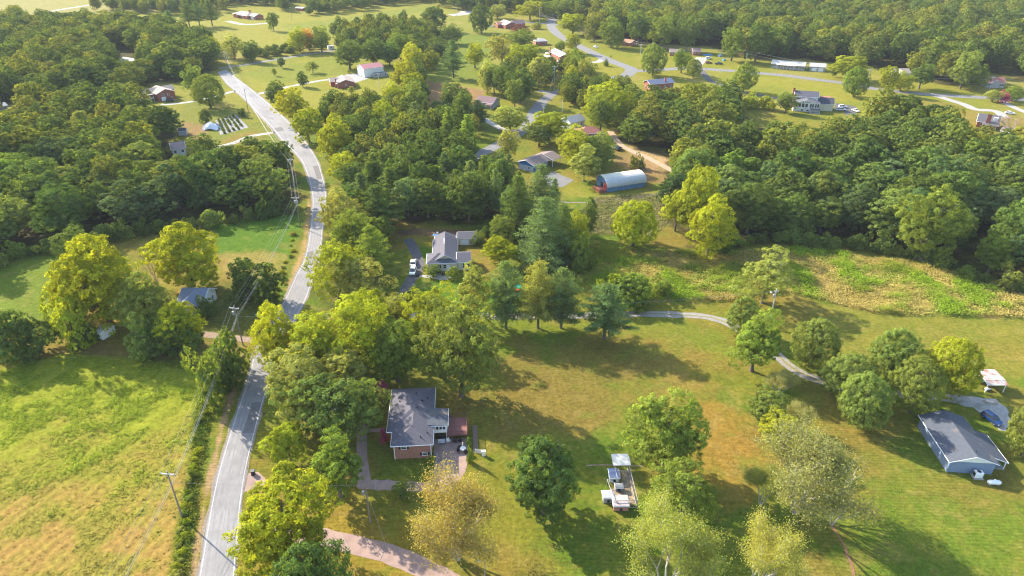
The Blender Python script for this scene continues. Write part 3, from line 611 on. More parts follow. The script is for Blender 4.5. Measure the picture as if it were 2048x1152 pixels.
# --- blue-sided house on the right edge
r, L_ = frame((1899, 925), (1999, 931), 2.8, 'blue_house', 'blue sided house with charcoal gable roof on the right edge'); D = 14.2
wo, ro = block(r, 0, L_, 0, D, 2.8, 1.75, 'gy', SIDB, RCHAR, .4, gm=SIDW)
sl_ = 1.75 / (L_ / 2); xe = L_ + 3.0; zt = lambda x: 2.8 + 1.75 - sl_ * (x - L_ / 2) + .175 if x > L_ / 2 else 0
y0, y1 = 1.9, 10.3
MB().add([(L_ - .4, y0, zt(L_ - .4)), (xe, y0, zt(xe)), (xe, y1, zt(xe)), (L_ - .4, y1, zt(L_ - .4)), (L_ - .4, y0, zt(L_ - .4) - .12), (xe, y0, zt(xe) - .12), (xe, y1, zt(xe) - .12), (L_ - .4, y1, zt(L_ - .4) - .12)],
    [(0, 1, 2, 3), (7, 6, 5, 4), (0, 4, 5, 1), (1, 5, 6, 2), (2, 6, 7, 3), (3, 7, 4, 0)]).build('porch_roof', RCHAR, r)
MB().tube((xe + .03, y0, zt(xe) - .05), (xe + .03, y1, zt(xe) - .05), .08, n=4).tube((L_, y0 - .03, zt(L_) - .05), (xe, y0 - .03, zt(xe) - .05), .08, n=4).build('porch_trim', WHITE, r)
for yy_ in (y0 + .3, 4.5, 7.5, y1 - .3): MB().bx(xe - .35, xe - .2, yy_ - .08, yy_ + .08, 0, zt(xe) - .13).build('porch_post', WHITE, r)
MB().bx(L_ - .4, xe - .1, y0 + .1, y1 - .1, 0, .12).build('porch_floor', CONCG, r)
for u in (3, 8, 11): win(r, 'r', u, 1, .9, 1.2, L_ - .4)
vents(ro, [(L_ / 2 + .6, 1.6, 4.4), (L_ / 2 - .5, 13, 4.4)])
BH = r
ac = empty('air_conditioner', r.matrix_basis @ Vector((5.7, -.6, 0)), r.rotation_euler.z, 'white air conditioner box on a slab by the blue gable wall', 'air conditioner')
MB().box(0, 0, .1, 1.9, 1.5, .2).build('slab', CONCG, ac); MB().box(0, 0, .85, 1.5, 1.0, 1.3).build('cabinet', WHITE, ac, bevel=.04)
MB().lathe([(0, 0), (.36, 0), (.36, .05), (.30, .05)], 16, (0, 0, 1.5)).build('fan_grille', IRON, ac); MB().bx(-.76, -.74, -.4, .4, .35, 1.3).build('side_grille', IRON, ac)
tk = empty('gas_tank', G(1986, 970), R(-4), 'white horizontal propane tank lying on the lawn below the blue house', 'tank')
Mx = Matrix.Rotation(R(90), 3, 'Y')
MB().lathe([(0, -1.3), (.25, -1.22), (.42, -1.0), (.45, -.8), (.45, .8), (.42, 1.0), (.25, 1.22), (0, 1.3)], 16, (0, 0, .72), Mx).build('tank', WHITEM, tk, smooth=True)
MB().lathe([(.22, 0), (.22, .22), (.15, .28), (0, .3)], 12, (0, 0, 1.14)).build('dome_lid', WHITE, tk)
for sx in (-.75, .75): MB().bx(sx - .08, sx + .08, -.3, .3, 0, .36).build('foot', CONCG, tk)

# --- open red-roofed shelter on the right edge
r, L_ = frame((1975, 770), (2017, 770), 2.3, 'open_shelter', 'open shelter with rusty red and white roof beside the gravel', 'shelter'); D = 4.2
def slab(r, name, m, P4, th=.08): 
    return MB().add([tuple(p) for p in P4] + [(p[0], p[1], p[2] - th) for p in P4], [(0, 1, 2, 3), (7, 6, 5, 4), (0, 4, 5, 1), (1, 5, 6, 2), (2, 6, 7, 3), (3, 7, 4, 0)]).build(name, m, r)
slab(r, 'roof', RRUST, [(0, 1.2, 2.75), (L_, 1.2, 2.75), (L_ - .3, D + .8, 3.1), (-.8, D + .8, 3.1)])
slab(r, 'front_roof', RRUST, [(.1, 0, 2.2), (L_ + .1, 0, 2.2), (L_, 1.15, 2.7), (0, 1.15, 2.7)])
MB().tube((-.8, D + .8, 3.1), (0, 1.2, 2.74), .07, n=4).tube((0, 1.2, 2.74), (.1, 0, 2.2), .07, n=4).build('roof_trim', WHITE, r)
for p in ((.3, .3), (L_ - .3, .3), (0, D), (L_ - .4, D), (L_ / 2, D)): MB().bx(p[0] - .07, p[0] + .07, p[1] - .07, p[1] + .07, 0, 2.15 if p[1] < 1 else 2.85).build('post', WHITE, r)
MB().bx(0, L_ - .4, D - .05, D + .05, 0, 2.7).build('back_wall', SIDG, r)
sh = r
mw = empty('lawn_mower', r.matrix_basis @ Vector((1.3, 1.0, 0)), .3, 'white and black riding mower parked under the rusty roof', 'mower')
MB().box(0, 0, .45, 1.3, .7, .35).box(-.35, 0, .7, .5, .45, .2).build('body', WHITE, mw, bevel=.05); MB().box(.3, 0, .75, .4, .45, .25).build('seat', BLACK, mw, bevel=.05)
def wheel_at(parent, x, y, r_, w_, ax='y'):
    Mw = Matrix.Rotation(R(90), 3, 'X'); o = MB().lathe([(r_ * .45, -w_ / 2), (r_ * .95, -w_ / 2), (r_, -w_ * .3), (r_, w_ * .3), (r_ * .95, w_ / 2), (r_ * .45, w_ / 2)], 14, (x, y, r_), Mw).build('wheel', TYRE, parent)
    MB().lathe([(0, -w_ * .45), (r_ * .5, -w_ * .42), (r_ * .5, w_ * .42), (0, w_ * .45)], 10, (x, y, r_), Mw).build('rim', GALV, o); return o
for x in (-.45, .45):
    for y in (-.4, .4): wheel_at(mw, x, y, .24, .2)

# --- cream house in the middle
r, L_ = frame((852.6, 528.7), (917.6, 526.5), 2.8, 'cream_house', 'cream house with grey crossed roofs behind the parked white cars')
k_ = L_ / 65.0
block(r, 11 * k_, 63 * k_, 1.2, 17.2, 2.86, 2.25, 'gy', CREAM, RGREY, .45)
block(r, 0, L_, 0, 7.2, 2.8, 1.75, 'hip', CREAM, RGREY, .45)
block(r, 14 * k_, 59 * k_, 16.6, 20.5, 2.6, 1.5, 'gy', CREAM, RGREY, .3, off=.01)
wo, ro = block(r, L_ - .6, L_ + 24.5 * k_, .6, 7.8, 2.7, 1.5, 'gx', CREAM, RGREY, .35)
for u in (5.5, 9.0): win(r, 'f', u * L_ / 16, 1.1, .9, 1.1, .45, shut=BLACK if u < 6 else None)
door(r, 'f', 9.0 * L_ / 13.5, .95, 2.1, .45, WHITE)
for u in (L_ + 1.6, L_ + 3.0): win(r, 'f', u, .75, .8, 1.5, .95)
for u in (4, 8, 13): win(r, 'l', u + 4, 1.1, .9, 1.1, 11 * k_ + .45)
for i in range(5): MB().bx(L_ * .5 + .3, L_ * .5 + .7, 9.4 + i * .9, 9.75 + i * .9, 4.9, 5.22).build('roof_vent', WHITE, ro)
# --- its small shed
r, L_ = frame((914, 478), (953, 477.5), 2.4, 'shed', 'small cream shed with grey roof behind the cream house', 'shed')
block(r, 0, L_, 0, 5.6, 2.4, 1.1, 'gx', CREAM, RGREY, .3); door(r, 'f', L_ * .36, 2.6, 1.9, .3, WHITEM, 4)

# --- blue house with carport
r, L_ = frame((1068, 333), (1117, 313), 2.9, 'blue_house', 'blue walled house with brown roof and open carport behind the spruces'); D = 9.2
wo, ro = block(r, 0, L_ * .64, 0, D, 2.9, 1.7, 'gx', BLUEW, RBROWN, .5)
MB().bx(.455, .49, .8, D - .8, 0, 2.3).build('lower_wall', STUCCO, r)
win(r, 'l', 3, 1.0, 1, 1, .44); win(r, 'f', 5, 1, 1.2, 1.1, .5); win(r, 'f', 9, 1, 1.2, 1.1, .5)
wo, ro2 = block(r, L_ * .645, L_ * 1.02, -1.8, D - .3, 2.95, 1.5, 'gx', BLUEW, RBROWN, .5, z0=2.6, off=.02)
for p in ((L_ * .66, -1.2), (L_ * .98, -1.2), (L_ * .98, D - 1)): MB().bx(p[0] - .1, p[0] + .1, p[1] - .1, p[1] + .1, 0, 2.7).build('carport_post', WHITE, r)
MB().bx(L_ * .655, L_, D - 1.6, D - 1.4, 0, 2.6).build('carport_wall', BLUEW, r)

# --- arched blue barn
r, L_ = frame((1214.5, 385), (1291, 373.8), 0, 'arched_barn', 'blue boarded barn with arched cream and white metal roof', 'barn'); D = 9.5
MB().bx(.15, L_ - .15, .15, D - .15, 0, 2.35).build('wall', BARNW, r)
n = 14; arc = [(D / 2 - D / 2 * math.cos(math.pi * i / n) * 1.03, 2.0 + 3.3 * math.sin(math.pi * i / n) ** .95) for i in range(n + 1)]
def vault(i0, i1, m, nm, x0=-.3, x1=L_ + .3, th=.1):
    vs = []; c_ = arc[i0:i1 + 1]
    for x in (x0, x1):
        vs += [(x, y, z) for y, z in c_] + [(x, D / 2 + (y - D / 2) * .975, z - th) for y, z in c_]
    k = len(c_); fs = []
    for i in range(k - 1):
        fs += [(i, i + 1, 2 * k + i + 1, 2 * k + i), (k + i, 3 * k + i, 3 * k + i + 1, k + i + 1), (i, k + i, k + i + 1, i + 1), (2 * k + i, 2 * k + i + 1, 3 * k + i + 1, 3 * k + i)]
    fs += [(0, 2 * k, 3 * k, k), (k - 1, 2 * k - 1, 4 * k - 1, 3 * k - 1)]
    return MB().add(vs, fs).build(nm, m, r)
vault(0, 5, RWHITE, 'lower_roof'); vault(5, 9, RCREAM, 'ridge_roof'); vault(9, n, RWHITE, 'lower_roof')
g = [(D / 2 + (y - D / 2) * .95, z - .12) for y, z in arc]
for x in (.3, L_ - .35): MB().add([(x, y, z) for y, z in g] + [(x + .08, y, z) for y, z in g], [tuple(range(len(g))), tuple(reversed(range(len(g), 2 * len(g))))] + [(i, (i + 1) % len(g), len(g) + (i + 1) % len(g), len(g) + i) for i in range(len(g))]).build('gable', BARNW, r)
MB().bx(.0, .14, 1.0, 3.2, 0, 3.2).build('door', PLRED, r); MB().bx(.05, .13, 4.2, 6.0, .8, 2.4).build('window', GLASS, r)
MB().bx(-3.4, -.05, .2, 5.5, 0, .9).bx(-3.4, -3.2, .2, 5.5, .91, 1.5).bx(-3.4, -1.2, .2, .4, .91, 1.5).build('brick_terrace', BRICK, r)

# --- white two-storey house with glazed front
r, L_ = frame((1589, 193), (1638.5, 196), 6.6, 'two_storey_house', 'white two-storey house with glazed gable front and red chimney'); 
wo, ro = block(r, 0, L_, 0, 8.5, 6.6, 2.3, 'gx', SIDW, RGREY, .4)
win(r, 'f', L_ * .22, 4.9, 1.6, 1.0, .4); win(r, 'f', L_ * .76, 4.9, .7, .8, .4)
chimney(ro, -.35, 4.2, 0, 10.1, 1.1, 1.5)
fx0, fx1 = -.5, L_ + .6; FD = -5.6
block(r, fx0, fx1, FD, .38, 4.5, 1.9, 'gy', SIDW, RGREY, .4, off=.01)
c = FD + .4
for i in range(4): win(r, 'f', fx0 + 1.6 + i * 1.75, 2.5, 1.25, 1.9, c, mull=False)
for i in range(4): win(r, 'f', fx0 + 9.0 + i * 1.12 + (.3 if i > 1 else 0), 2.5, .85, 1.9, c, mull=False)
for i in range(4): win(r, 'f', fx0 + L_ / 2 - 1.4 + i * .95, 4.75 + (.25 if i in (1, 2) else 0), .7, .45, c, mull=False)
for u in (4.5, 7.3): win(r, 'f', u, .5, 1.2, .7, c, mull=False)
MB().bx(8.4, 13.4, FD - 2.2, FD + .35, 1.9, 2.05).build('porch_roof', RGREY, r)
for u in (8.6, 11, 13.2): MB().bx(u - .07, u + .07, FD - 2.1, FD - 1.95, 0, 1.9).build('porch_post', WHITE, r)
MB().bx(8.2, 13.6, FD - 3.2, FD + .3, 0, .15).build('patio', CONCG, r)
block(r, L_ - .2, L_ + 8.2, -1.0, 7.6, 3.6, 2.6, 'gx', CREAM, RDARK, .35)
MB().bx(L_ + 1.5, L_ + 6.8, 4.2, 7.2, 5.4, 6.2).build('rear_dormer', RREDP, r)

# --- the other houses of the valley
def simple(name, label, A, Bp, z, D, rise, kind, wm, rm, cat='house', wins=3, ov=.45, z0=0, shut=None, trim=WHITE, chim=None, group=None, L=None, wh=1.1):
    r, L_ = frame(A, Bp, z, name, label, cat, group, L); wo, ro = block(r, 0, L_, 0, D, z, rise, kind, wm, rm, ov, z0, trim)
    for i in range(wins): win(r, 'f', L_ * (i + .5) / wins, z * .42, 1.0, wh, ov, shut=shut)
    if D > 6 and cat == 'house':
        for i in range(2): win(r, 'l', D * (i + .7) / 2.4, z * .42, .9, 1.0, ov); win(r, 'r', D * (i + .7) / 2.4, z * .42, .9, 1.0, L_ - ov)
    if chim: chimney(ro, *chim)
    return r, L_, ro
r, L_, ro = simple('metal_barn', 'tall white metal barn with red roof at the lawn edge', (727, 138.6), (767.5, 133.5), 5.4, 11.5, 1.9, 'gx', SIDW, RRED, 'barn', 0, .25)
door(r, 'l', 7.5, 4.2, 4.0, .25, WHITEM, 4); door(r, 'l', 2.6, 1.2, 2.2, .25, WHITEM, 2)
simple('trailer', 'low blue grey trailer parked against the white metal barn', (747, 148), (775, 145), 2.4, 3, .4, 'gx', SIDG, RGREY, 'trailer', 3, .1)
r, L_, ro = simple('brick_house', 'small brown brick house with tan roof beside the white metal barn', (672.7, 168), (711, 165), 2.9, 15, 2.0, 'gy', BRICK, RTAN, wins=1, ov=.5)
block(r, -3.0, 3.0, 6.5, 14.0, 2.88, 1.6, 'gx', BRICK, RTAN, .4); chimney(ro, .1, 3.2, 0, 5.2, .8, 1.1)
simple('shed', 'little dark shed with white roof alone on the yellow lawn', (744, 207.5), (761, 207.5), 2.0, 3, .35, 'gx', mat('brown_board', (.16, .12, .11), .9), RWHITE, 'shed', 0, .15)
r, L_, ro = simple('brick_house', 'red brick house with tan cross gables among the left trees', (313, 189), (351, 182.5), 4.2, 13, 2.1, 'gy', BRICK, RTAN, wins=0)
for u in (3.6, 6.6): win(r, 'f', u, 2.6, 1, 1.1, .45)
win(r, 'f', 8.2, .8, .8, .9, .45); door(r, 'f', 3.6, 2.6, 2.1, .45, WHITE, 4)
block(r, -9.5, L_ / 2, 5.5, 13.5, 4.1, 1.9, 'gx', BRICK, RTAN, .45); block(r, L_ / 2, L_ + 2.5, 7, 14.5, 4.12, 1.7, 'gx', BRICK, RTAN, .45)
MB().bx(-8.8, -.5, 3.4, 5.8, 1.3, 1.5).build('porch_floor', WHITE, r); MB().bx(-9.2, -.3, 3.0, 6.0, 3.75, 3.9).build('porch_roof', RTAN, r); pr = MB()
for i in range(24): pr.bx(-8.7 + i * .35, -8.64 + i * .35, 3.42, 3.48, 1.5, 2.4)
pr.bx(-8.8, -.5, 3.4, 3.5, 2.41, 2.5).build('porch_railing', WHITE, r)
for i in range(5): MB().bx(-8.8 + i * 2, -8.65 + i * 2, 3.4, 3.55, 0, 3.74).build('porch_post', WHITE, r)
r, L_ = frame((464, 27.5), (512, 35.5), 3, 'ranch_house', 'long red brick ranch house with pale tan roof beyond the meadow', L=27)
wo, ro = block(r, 0, 27, 0, 14, 3, 2.6, 'hip', BRICK, RTAN, .6); block(r, 25, 36, 3, 13, 3.02, 2.0, 'gx', BRICK, RTAN, .5)
for i in range(6): win(r, 'f', 3 + i * 3, 1.1, 1.3, 1.2, .6)
door(r, 'f', 30.2, 4.8, 2.3, 3.5, WHITE, 4); chimney(ro, 20, 8, 5, 7.2, 2.2, 1, BRICK); block(r, 5, 13, -1.5, 4, 2.95, 1.3, 'gy', BRICK, RPALE, .4)
r, L_ = frame((1010.6, 51), (1037, 49), 3.1, 'brick_house', 'red brick house with brown crossed roofs beside the white pool fence')
wo, ro = block(r, 0, L_, 0, 17, 3.1, 2.6, 'gy', BRICK, RTAN, .5); block(r, L_ - 2, L_ + 10, 5, 14.5, 3.12, 2.3, 'gx', BRICK, RPURP, .5); block(r, -4, 2, 8, 16, 3.1, 1.5, 'gx', BRICK, RREDP, .4)
simple('brick_house', 'small brick house with pale hip roof above the tall pale tree', (1071, 83.5), (1096, 82.5), 3, 9, 1.9, 'hip', BRICK, RPALE, wins=2)
r, L_, ro = simple('brick_house', 'two-level red brick house with pale roof and white umbrella deck', (1098, 103), (1120, 114), 5.0, 9, 1.9, 'gx', BRICK, RPALE, wins=3, chim=(2.2, -.1, 0, 8.2))
door(r, 'f', L_ * .82, 3, 2.2, .45, WHITE, 4)
MB().bx(.5, 6, -4.2, .2, 2.4, 2.6).build('deck', WHITE, r)
for p in ((.7, -4), (5.8, -4)): MB().bx(p[0] - .1, p[0] + .1, p[1] - .1, p[1] + .1, 0, 2.4).build('deck_post', WHITE, r)
dr = MB()
for i in range(16): dr.bx(.5 + i * .36, .55 + i * .36, -4.2, -4.15, 2.6, 3.5)
dr.tube((.5, -4.17, 3.5), (6, -4.17, 3.5), .06, n=4).tube((.5, -4.17, 3.5), (.5, .2, 3.5), .06, n=4).build('deck_railing', WHITE, r)
um = empty('umbrella', r.matrix_basis @ Vector((2.6, -2.4, 2.6)), 0, 'white umbrella open over the deck of the two-level brick house', 'umbrella')
MB().tube((0, 0, 0), (0, 0, 2.3), .04).build('pole', GALV, um); MB().lathe([(1.6, 1.9), (1.55, 1.97), (0, 2.45)], 8).build('canopy', WHITE, um)
r, L_, ro = simple('brick_house', 'brick house with slate blue roof at the edge of the far lawn', (1300.5, 169.5), (1349.5, 165), 4.4, 8.5, 1.8, 'gx', BRICK, mat('slate_blue_shingle', (.13, .15, .22), **SHB), wins=4, chim=(11, 1.6, 0, 7.6))
r, L_, ro = simple('ranch_house', 'long low ranch house with pale roof below the far wood', (1542.5, 127.2), (1610.5, 133), 3, 8.5, 1.8, 'gx', STONE, RPALE, wins=6, shut=BLACK)
for i in range(6): MB().bx(4 + i * 2.2, 4.14 + i * 2.2, -1.2, -1.06, 0, 2.8).build('porch_post', WHITE, r)
slab(r, 'porch_roof', RPALE, [(3.5, -1.4, 2.85), (16, -1.4, 2.85), (16, .4, 3.25), (3.5, .4, 3.25)])
r, L_, ro = simple('garage', 'grey two-door garage beside the long ranch house', (1619.8, 133), (1652.5, 135), 3, 8, 1.7, 'gx', SIDG, RPALE, 'garage', 0)
for u in (.3, .7): door(r, 'f', L_ * u, L_ * .3, 2.2, .45, WHITE, 4)
r, L_, ro = simple('white_cottage', 'white cottage with brown roof half hidden by roadside trees', (1790, 147), (1823, 147), 3.2, 9, 2.2, 'gx', SIDW, RTAN, wins=3); block(r, 2, 6, -1, 4, 3.2, 1.8, 'gy', SIDW, RTAN, .3)
r, L_, ro = simple('stone_cottage', 'grey stone cottage with dark red roof beyond the ridge road', (1973, 165.5), (2013, 166.5), 3, 8.5, 2.5, 'gx', STONE, RREDP, wins=3, shut=BLACK); block(r, 2.6, 7, -.8, 4, 3.02, 2.0, 'gy', STONE, RREDP, .3)
r, L_, ro = simple('brick_house', 'brick house with grey roof and wide brick chimney near the right edge', (1953, 243), (1999, 249), 2.8, 10.5, 2.9, 'gx', BRICK, RGREY, wins=2)
chimney(ro, 4.8, .1, 0, 6.9, 1.8, 1.2); slab(r, 'porch_roof', RGREY, [(2.5, -3.0, 2.3), (L_, -3.0, 2.3), (L_, .5, 3.0), (2.5, .5, 3.0)])
MB().bx(6.8, 8.8, 1.4, 3.2, 3.2, 5.4).build('dormer', WHITE, r)
for i in range(4): MB().bx(2.8 + i * 2.9, 2.95 + i * 2.9, -2.9, -2.75, 0, 2.15).build('porch_post', WHITE, r)
r, L_, ro = simple('brown_roof_house', 'white walled house with purple brown roof beside the leaning pines', (950, 203), (986, 207.5), 3, 9.5, 2.2, 'gx', STONE, RPURP, wins=2)
slab(r, 'porch_roof', RPURP, [(L_ - 4, -2.2, 2.5), (L_, -2.2, 2.5), (L_, .4, 3.15), (L_ - 4, .4, 3.15)])
for u in (L_ - 3.8, L_ - .3): MB().bx(u - .1, u + .1, -2.1, -1.9, 0, 2.4).build('porch_post', WHITE, r)
simple('white_house', 'white walled house with pale roof tucked behind a tall tree', (1141, 247), (1172, 240), 3.4, 8, 2.2, 'gx', SIDW, RPALE, wins=2)
simple('red_roof_house', 'house with dusty red hip roof above the parked silver car', (1157, 269), (1207, 267), 2.9, 9, 2.3, 'hip', BRICK, RREDP, wins=4)
r, L_, ro = simple('old_farmhouse', 'old white farmhouse with blue grey roof under the yellow trees', (352, 607), (405, 609), 3, 9, 2.3, 'gx', SIDW, mat('blue_grey_metal', (.17, .20, .25), .6, .1, 2, stripes=(0, .5, .15)), wins=3)
block(r, L_ - 6.4, L_ - 1.0, -1.2, 4.4, 3.02, 1.9, 'gy', SIDW, MC['blue_grey_metal'], .35, off=.012)
simple('shed', 'small white shed half buried in bushes left of the farmhouse', (189, 664), (202, 668), 2.0, 4.2, .8, 'gx', SIDW, RWHITE, 'shed', 0, .15)
simple('hidden_house', 'house with white roof glimpsed among the left treetops', (236, 122), (262, 126), 3, 9, 2.0, 'gx', SIDB, RPALE, wins=2)
simple('hidden_house', 'low blue grey roof at the far left edge of the picture', (-12, 216), (16, 211), 2.8, 7, 1.2, 'gx', SIDB, mat('blue_grey_metal', (.17, .20, .25)), wins=2)
simple('hidden_house', 'grey roofed house half hidden left of the garden lane', (342, 300), (372, 296), 3, 8, 2.0, 'gx', SIDW, RGREY, wins=2)
simple('shed', 'dark roofed shed at the left edge of the garden yard', (355, 263), (372, 262), 2.2, 4, .9, 'gx', SIDG, RDARK, 'shed', 0, .2)
simple('brick_bungalow', 'bungalow with orange red roof in the shade of the far wood', (1243, 83), (1262, 86), 2.8, 8, 1.6, 'gx', BRICK, mat('orange_shingle', (.42, .20, .13), **SHB), wins=2)
simple('brick_bungalow', 'brown bungalow behind the round tree below the far wood', (1339, 104), (1360, 105), 2.8, 8, 1.5, 'gx', BRICK, RBROWN, wins=2)
simple('brick_bungalow', 'brown bungalow beside the blue pool cover below the far wood', (1386, 103), (1403, 103), 2.8, 8, 1.5, 'gx', BRICK, RPURP, wins=2)
simple('white_shed', 'white roofed shed beyond the far meadow hedge', (590, 16), (606, 17), 2.6, 6, .8, 'gx', BRICK, RWHITE, 'shed', 0, .2)
simple('camper', 'white camper trailer at the end of the side lane', (656, 93), (668, 92), 2.5, 3, .3, 'gx', WHITE, RWHITE, 'camper', 1, .05)
simple('cottage', 'cottage hidden behind the bare tree near the right edge', (2000, 262), (2030, 268), 2.6, 7, 1.5, 'gx', BRICK, RBROWN, wins=2)

# ---------------------------------------------------------------- vehicles
def car(name, label, px, py, ang, paint, kind='sedan', cat='car', group=None, world=None):
    p = world or G(px, py); r = empty(name, (p.x, p.y, .05), R(ang), label, cat, group)
    if kind == 'sedan': Lc, Wc, prof, gh = 4.7, 1.8, [(-2.35, .35), (-2.33, .72), (-2.2, .90), (-1.55, .95), (1.0, .93), (2.15, .74), (2.33, .62), (2.35, .35)], [(-1.75, .93), (-1.15, 1.40), (.25, 1.42), (1.05, .93)]
    elif kind == 'suv': Lc, Wc, prof, gh = 4.4, 1.8, [(-2.2, .38), (-2.2, .85), (-2.1, 1.05), (1.05, 1.0), (1.95, .88), (2.2, .7), (2.2, .38)], [(-2.05, 1.03), (-1.75, 1.58), (.2, 1.62), (1.2, 1.0)]
    else: Lc, Wc, prof, gh = 5.6, 1.95, [(-2.8, .5), (-2.8, 1.0), (-.9, 1.02), (-.85, 1.08), (1.3, 1.1), (2.65, 1.02), (2.8, .85), (2.8, .5)], [(-.85, 1.06), (-.65, 1.72), (.7, 1.74), (1.5, 1.08)]
    def ext(pr, w0, w1, zt_):
        vs = []; z_lo = pr[0][1]
        for sy in (-1, 1):
            for x, z in pr:
                tt = (z - z_lo) / max(zt_ - z_lo, .01); vs.append((x, sy * (w0 + (w1 - w0) * tt) / 2, z))
        n = len(pr); return vs, [tuple(range(n)), tuple(reversed(range(n, 2 * n)))] + [(i, (i + 1) % n, n + (i + 1) % n, n + i) for i in range(n)]
    v, f = ext(prof, Wc, Wc * .97, 1.0); MB().add(v, f).build('body', paint, r, bevel=.05)
    v, f = ext(gh, Wc * .93, Wc * .74, gh[2][1]); MB().add(v, f).build('cabin_glass', GLASS, r)
    x0, x1, zt_ = gh[1][0], gh[2][0], gh[2][1]; MB().box((x0 + x1) / 2, 0, zt_ + .005, x1 - x0 + .1, Wc * .77, .07).build('roof_panel', paint, r, bevel=.02)
    pl = MB()
    for sy in (-1, 1):
        w0, w1 = Wc * .465 + .012, Wc * .37 + .012
        pl.tube((gh[0][0], sy * w0, gh[0][1]), (gh[1][0], sy * w1, gh[1][1]), .035, n=4); pl.tube((gh[3][0], sy * w0, gh[3][1]), (gh[2][0], sy * w1, gh[2][1]), .035, n=4)
        xm = (x0 + x1) / 2; pl.tube((xm, sy * w0, gh[0][1]), (xm, sy * w1, zt_), .04, n=4)
    pl.build('pillar', paint, r)
    if kind == 'truck': MB().bx(-2.7, -.95, -.82, .82, 1.03, 1.035).build('bed', BLACK, r)
    xw = Lc * .31; rw = .34 if kind != 'truck' else .4
    for x in (-xw, xw):
        for y in (-Wc / 2 + .1, Wc / 2 - .1): wheel_at(r, x, y, rw, .24)
    for y in (-Wc * .36, Wc * .36):
        MB().box(Lc / 2 - .04, y, .68 if kind != 'truck' else .82, .1, .36, .14).build('headlight', LAMPG, r); MB().box(-Lc / 2 + .03, y, .78 if kind != 'truck' else .85, .08, .3, .16).build('tail_light', PLRED, r)
    return r
car('blue_car', 'blue hatchback parked on the gravel by the blue house', 1981.5, 842, -72, CARB, 'suv')
car('white_car', 'rear white car of the two on the dark drive', 826.5, 529, 93, CARW, 'sedan')
car('white_car', 'nearer white car of the two on the dark drive', 826, 546, -91, CARW, 'suv')
car('pickup_truck', 'white pickup truck parked beside the two-storey house', 1681, 221.5, -3, CARW, 'truck', 'pickup')
car('white_car', 'white car parked just behind the white pickup', 1685, 215.5, -2, CARW, 'suv')
car('white_car', 'white car parked alone on the lawn edge by the pickup', 1710.5, 223, -80, CARW, 'sedan')
car('white_car', 'white car driving down the subdivision street', 1191.5, 95.5, -52, CARW, 'suv')
car('white_car', 'white car parked beside the blue pool cover', 1417, 118, 5, CARW, 'suv')
car('red_car', 'dark red car parked near the ridge road', 1417, 127, 5, CARR, 'sedan')
car('dark_blue_truck', 'dark blue truck parked below the far wood', 1437, 129, 3, CARD, 'truck', 'truck')
car('silver_car', 'silver car parked by the sandy track', 1231, 296, 60, CARG, 'sedan')
car('dark_car', 'dark car parked in the shade beside the silver car', 1237, 300, 55, CARD, 'suv')
car('dark_car', 'dark car in deep shade under the leaning pines', 883, 238, -15, CARD, 'sedan')
car('white_car', 'white car in front of the brick chimney house', 2019, 228, -30, CARW, 'sedan')
car('dark_car', 'black car beside the garage door of the red brick house', 341, 203, 15, CARD, 'suv')

# ---------------------------------------------------------------- poles, wires, roadside things
def pole(px, yb, yt, label, arm=2.4, trafo=0, m=POLEM, lamp=False, ang=0.0, h=None):
    p = G(px, yb); h = h or max(7.5, min(14, hgt(px, yb, yt))); r = empty('utility_pole', p, ang, label, 'utility pole')
    MB().tube((0, 0, 0), (0, 0, h), .17, .11, 8).build('pole', m, r)
    if arm:
        ca = MB().bx(-arm / 2, arm / 2, -.2, -.06, h - .55, h - .38).tube((-arm * .3, -.14, h - .5), (0, -.1, h - 1.3), .03, n=4).tube((arm * .3, -.14, h - .5), (0, -.1, h - 1.3), .03, n=4).build('crossarm', ARMM, r)
        for x in (-arm * .46, 0, arm * .46): MB().lathe([(0, 0), (.06, .02), (.08, .1), (.04, .2), (0, .22)], 8, (x, -.13 if x else 0, h - .38 if x else h)).build('insulator', WHITE, ca)
    for i in range(trafo):
        MB().lathe([(0, 0), (.26, 0), (.28, .1), (.28, .85), (.2, .95), (0, 1.0)], 12, ((-.42, .42, 0)[i] if trafo > 1 else -.42, -.25, h - 2.3)).build('transformer', GALV, r)
    if lamp:
        MB().tube((0, 0, h - 1.2), (-1.3, -.2, h - .7), .04).build('lamp_arm', GALV, r); MB().lathe([(0, .12), (.2, .08), (.28, -.05), (0, -.14)], 10, (-1.4, -.22, h - .7)).build('lamp', LAMPG, r)
    return p, h
PLS = [pole(365, 1036, 950, 'weathered utility pole in the weeds beside the hay field', 2.7, h=11.5, ang=R(-8)),
       pole(486, 690, 619, 'utility pole with white crossarm at the dirt track junction', 2.6, 1, h=11.5, ang=R(-10)),
       pole(601, 455, 406, 'utility pole with three transformers at the bend by the dark wood', 2.6, 3, h=11.5),
       pole(590, 378, 282, 'utility pole left of the road beyond the dark wood', 2.2, 0, h=12.5),
       pole(497, 224, 183, 'brown utility pole on the verge near the garden', 2.0, 0, h=12.5),
       pole(456, 138, 108, 'utility pole at the far end of the main road', 2.2, 0, h=11)]
pole(741, 1045, 983, 'utility pole with grey transformer beside the pink drive', 0, 1, h=9.5)
pole(1540, 640, 590, 'pale pole with transformer and lamp beside the lane', 1.0, 1, ARMM, True, h=9.5)
pole(1108, 179, 131, 'tall pale pole at the top of the curved street', 3.4, 1, ARMM)
pole(1087, 247, 208, 'pole with white transformers behind the pale round trees', 2.6, 2, ARMM)
pole(1079, 46, 14, 'pole beside the red brick house with brown roofs', 3, 0, ARMM)
pole(1156, 72, 51, 'pole with lamp under the trees by the subdivision street', 2.2, 0, ARMM, True)
pole(1281, 110, 88, 'pole with lamp beside the round tree of the street bend', 2.2, 1, ARMM, True)
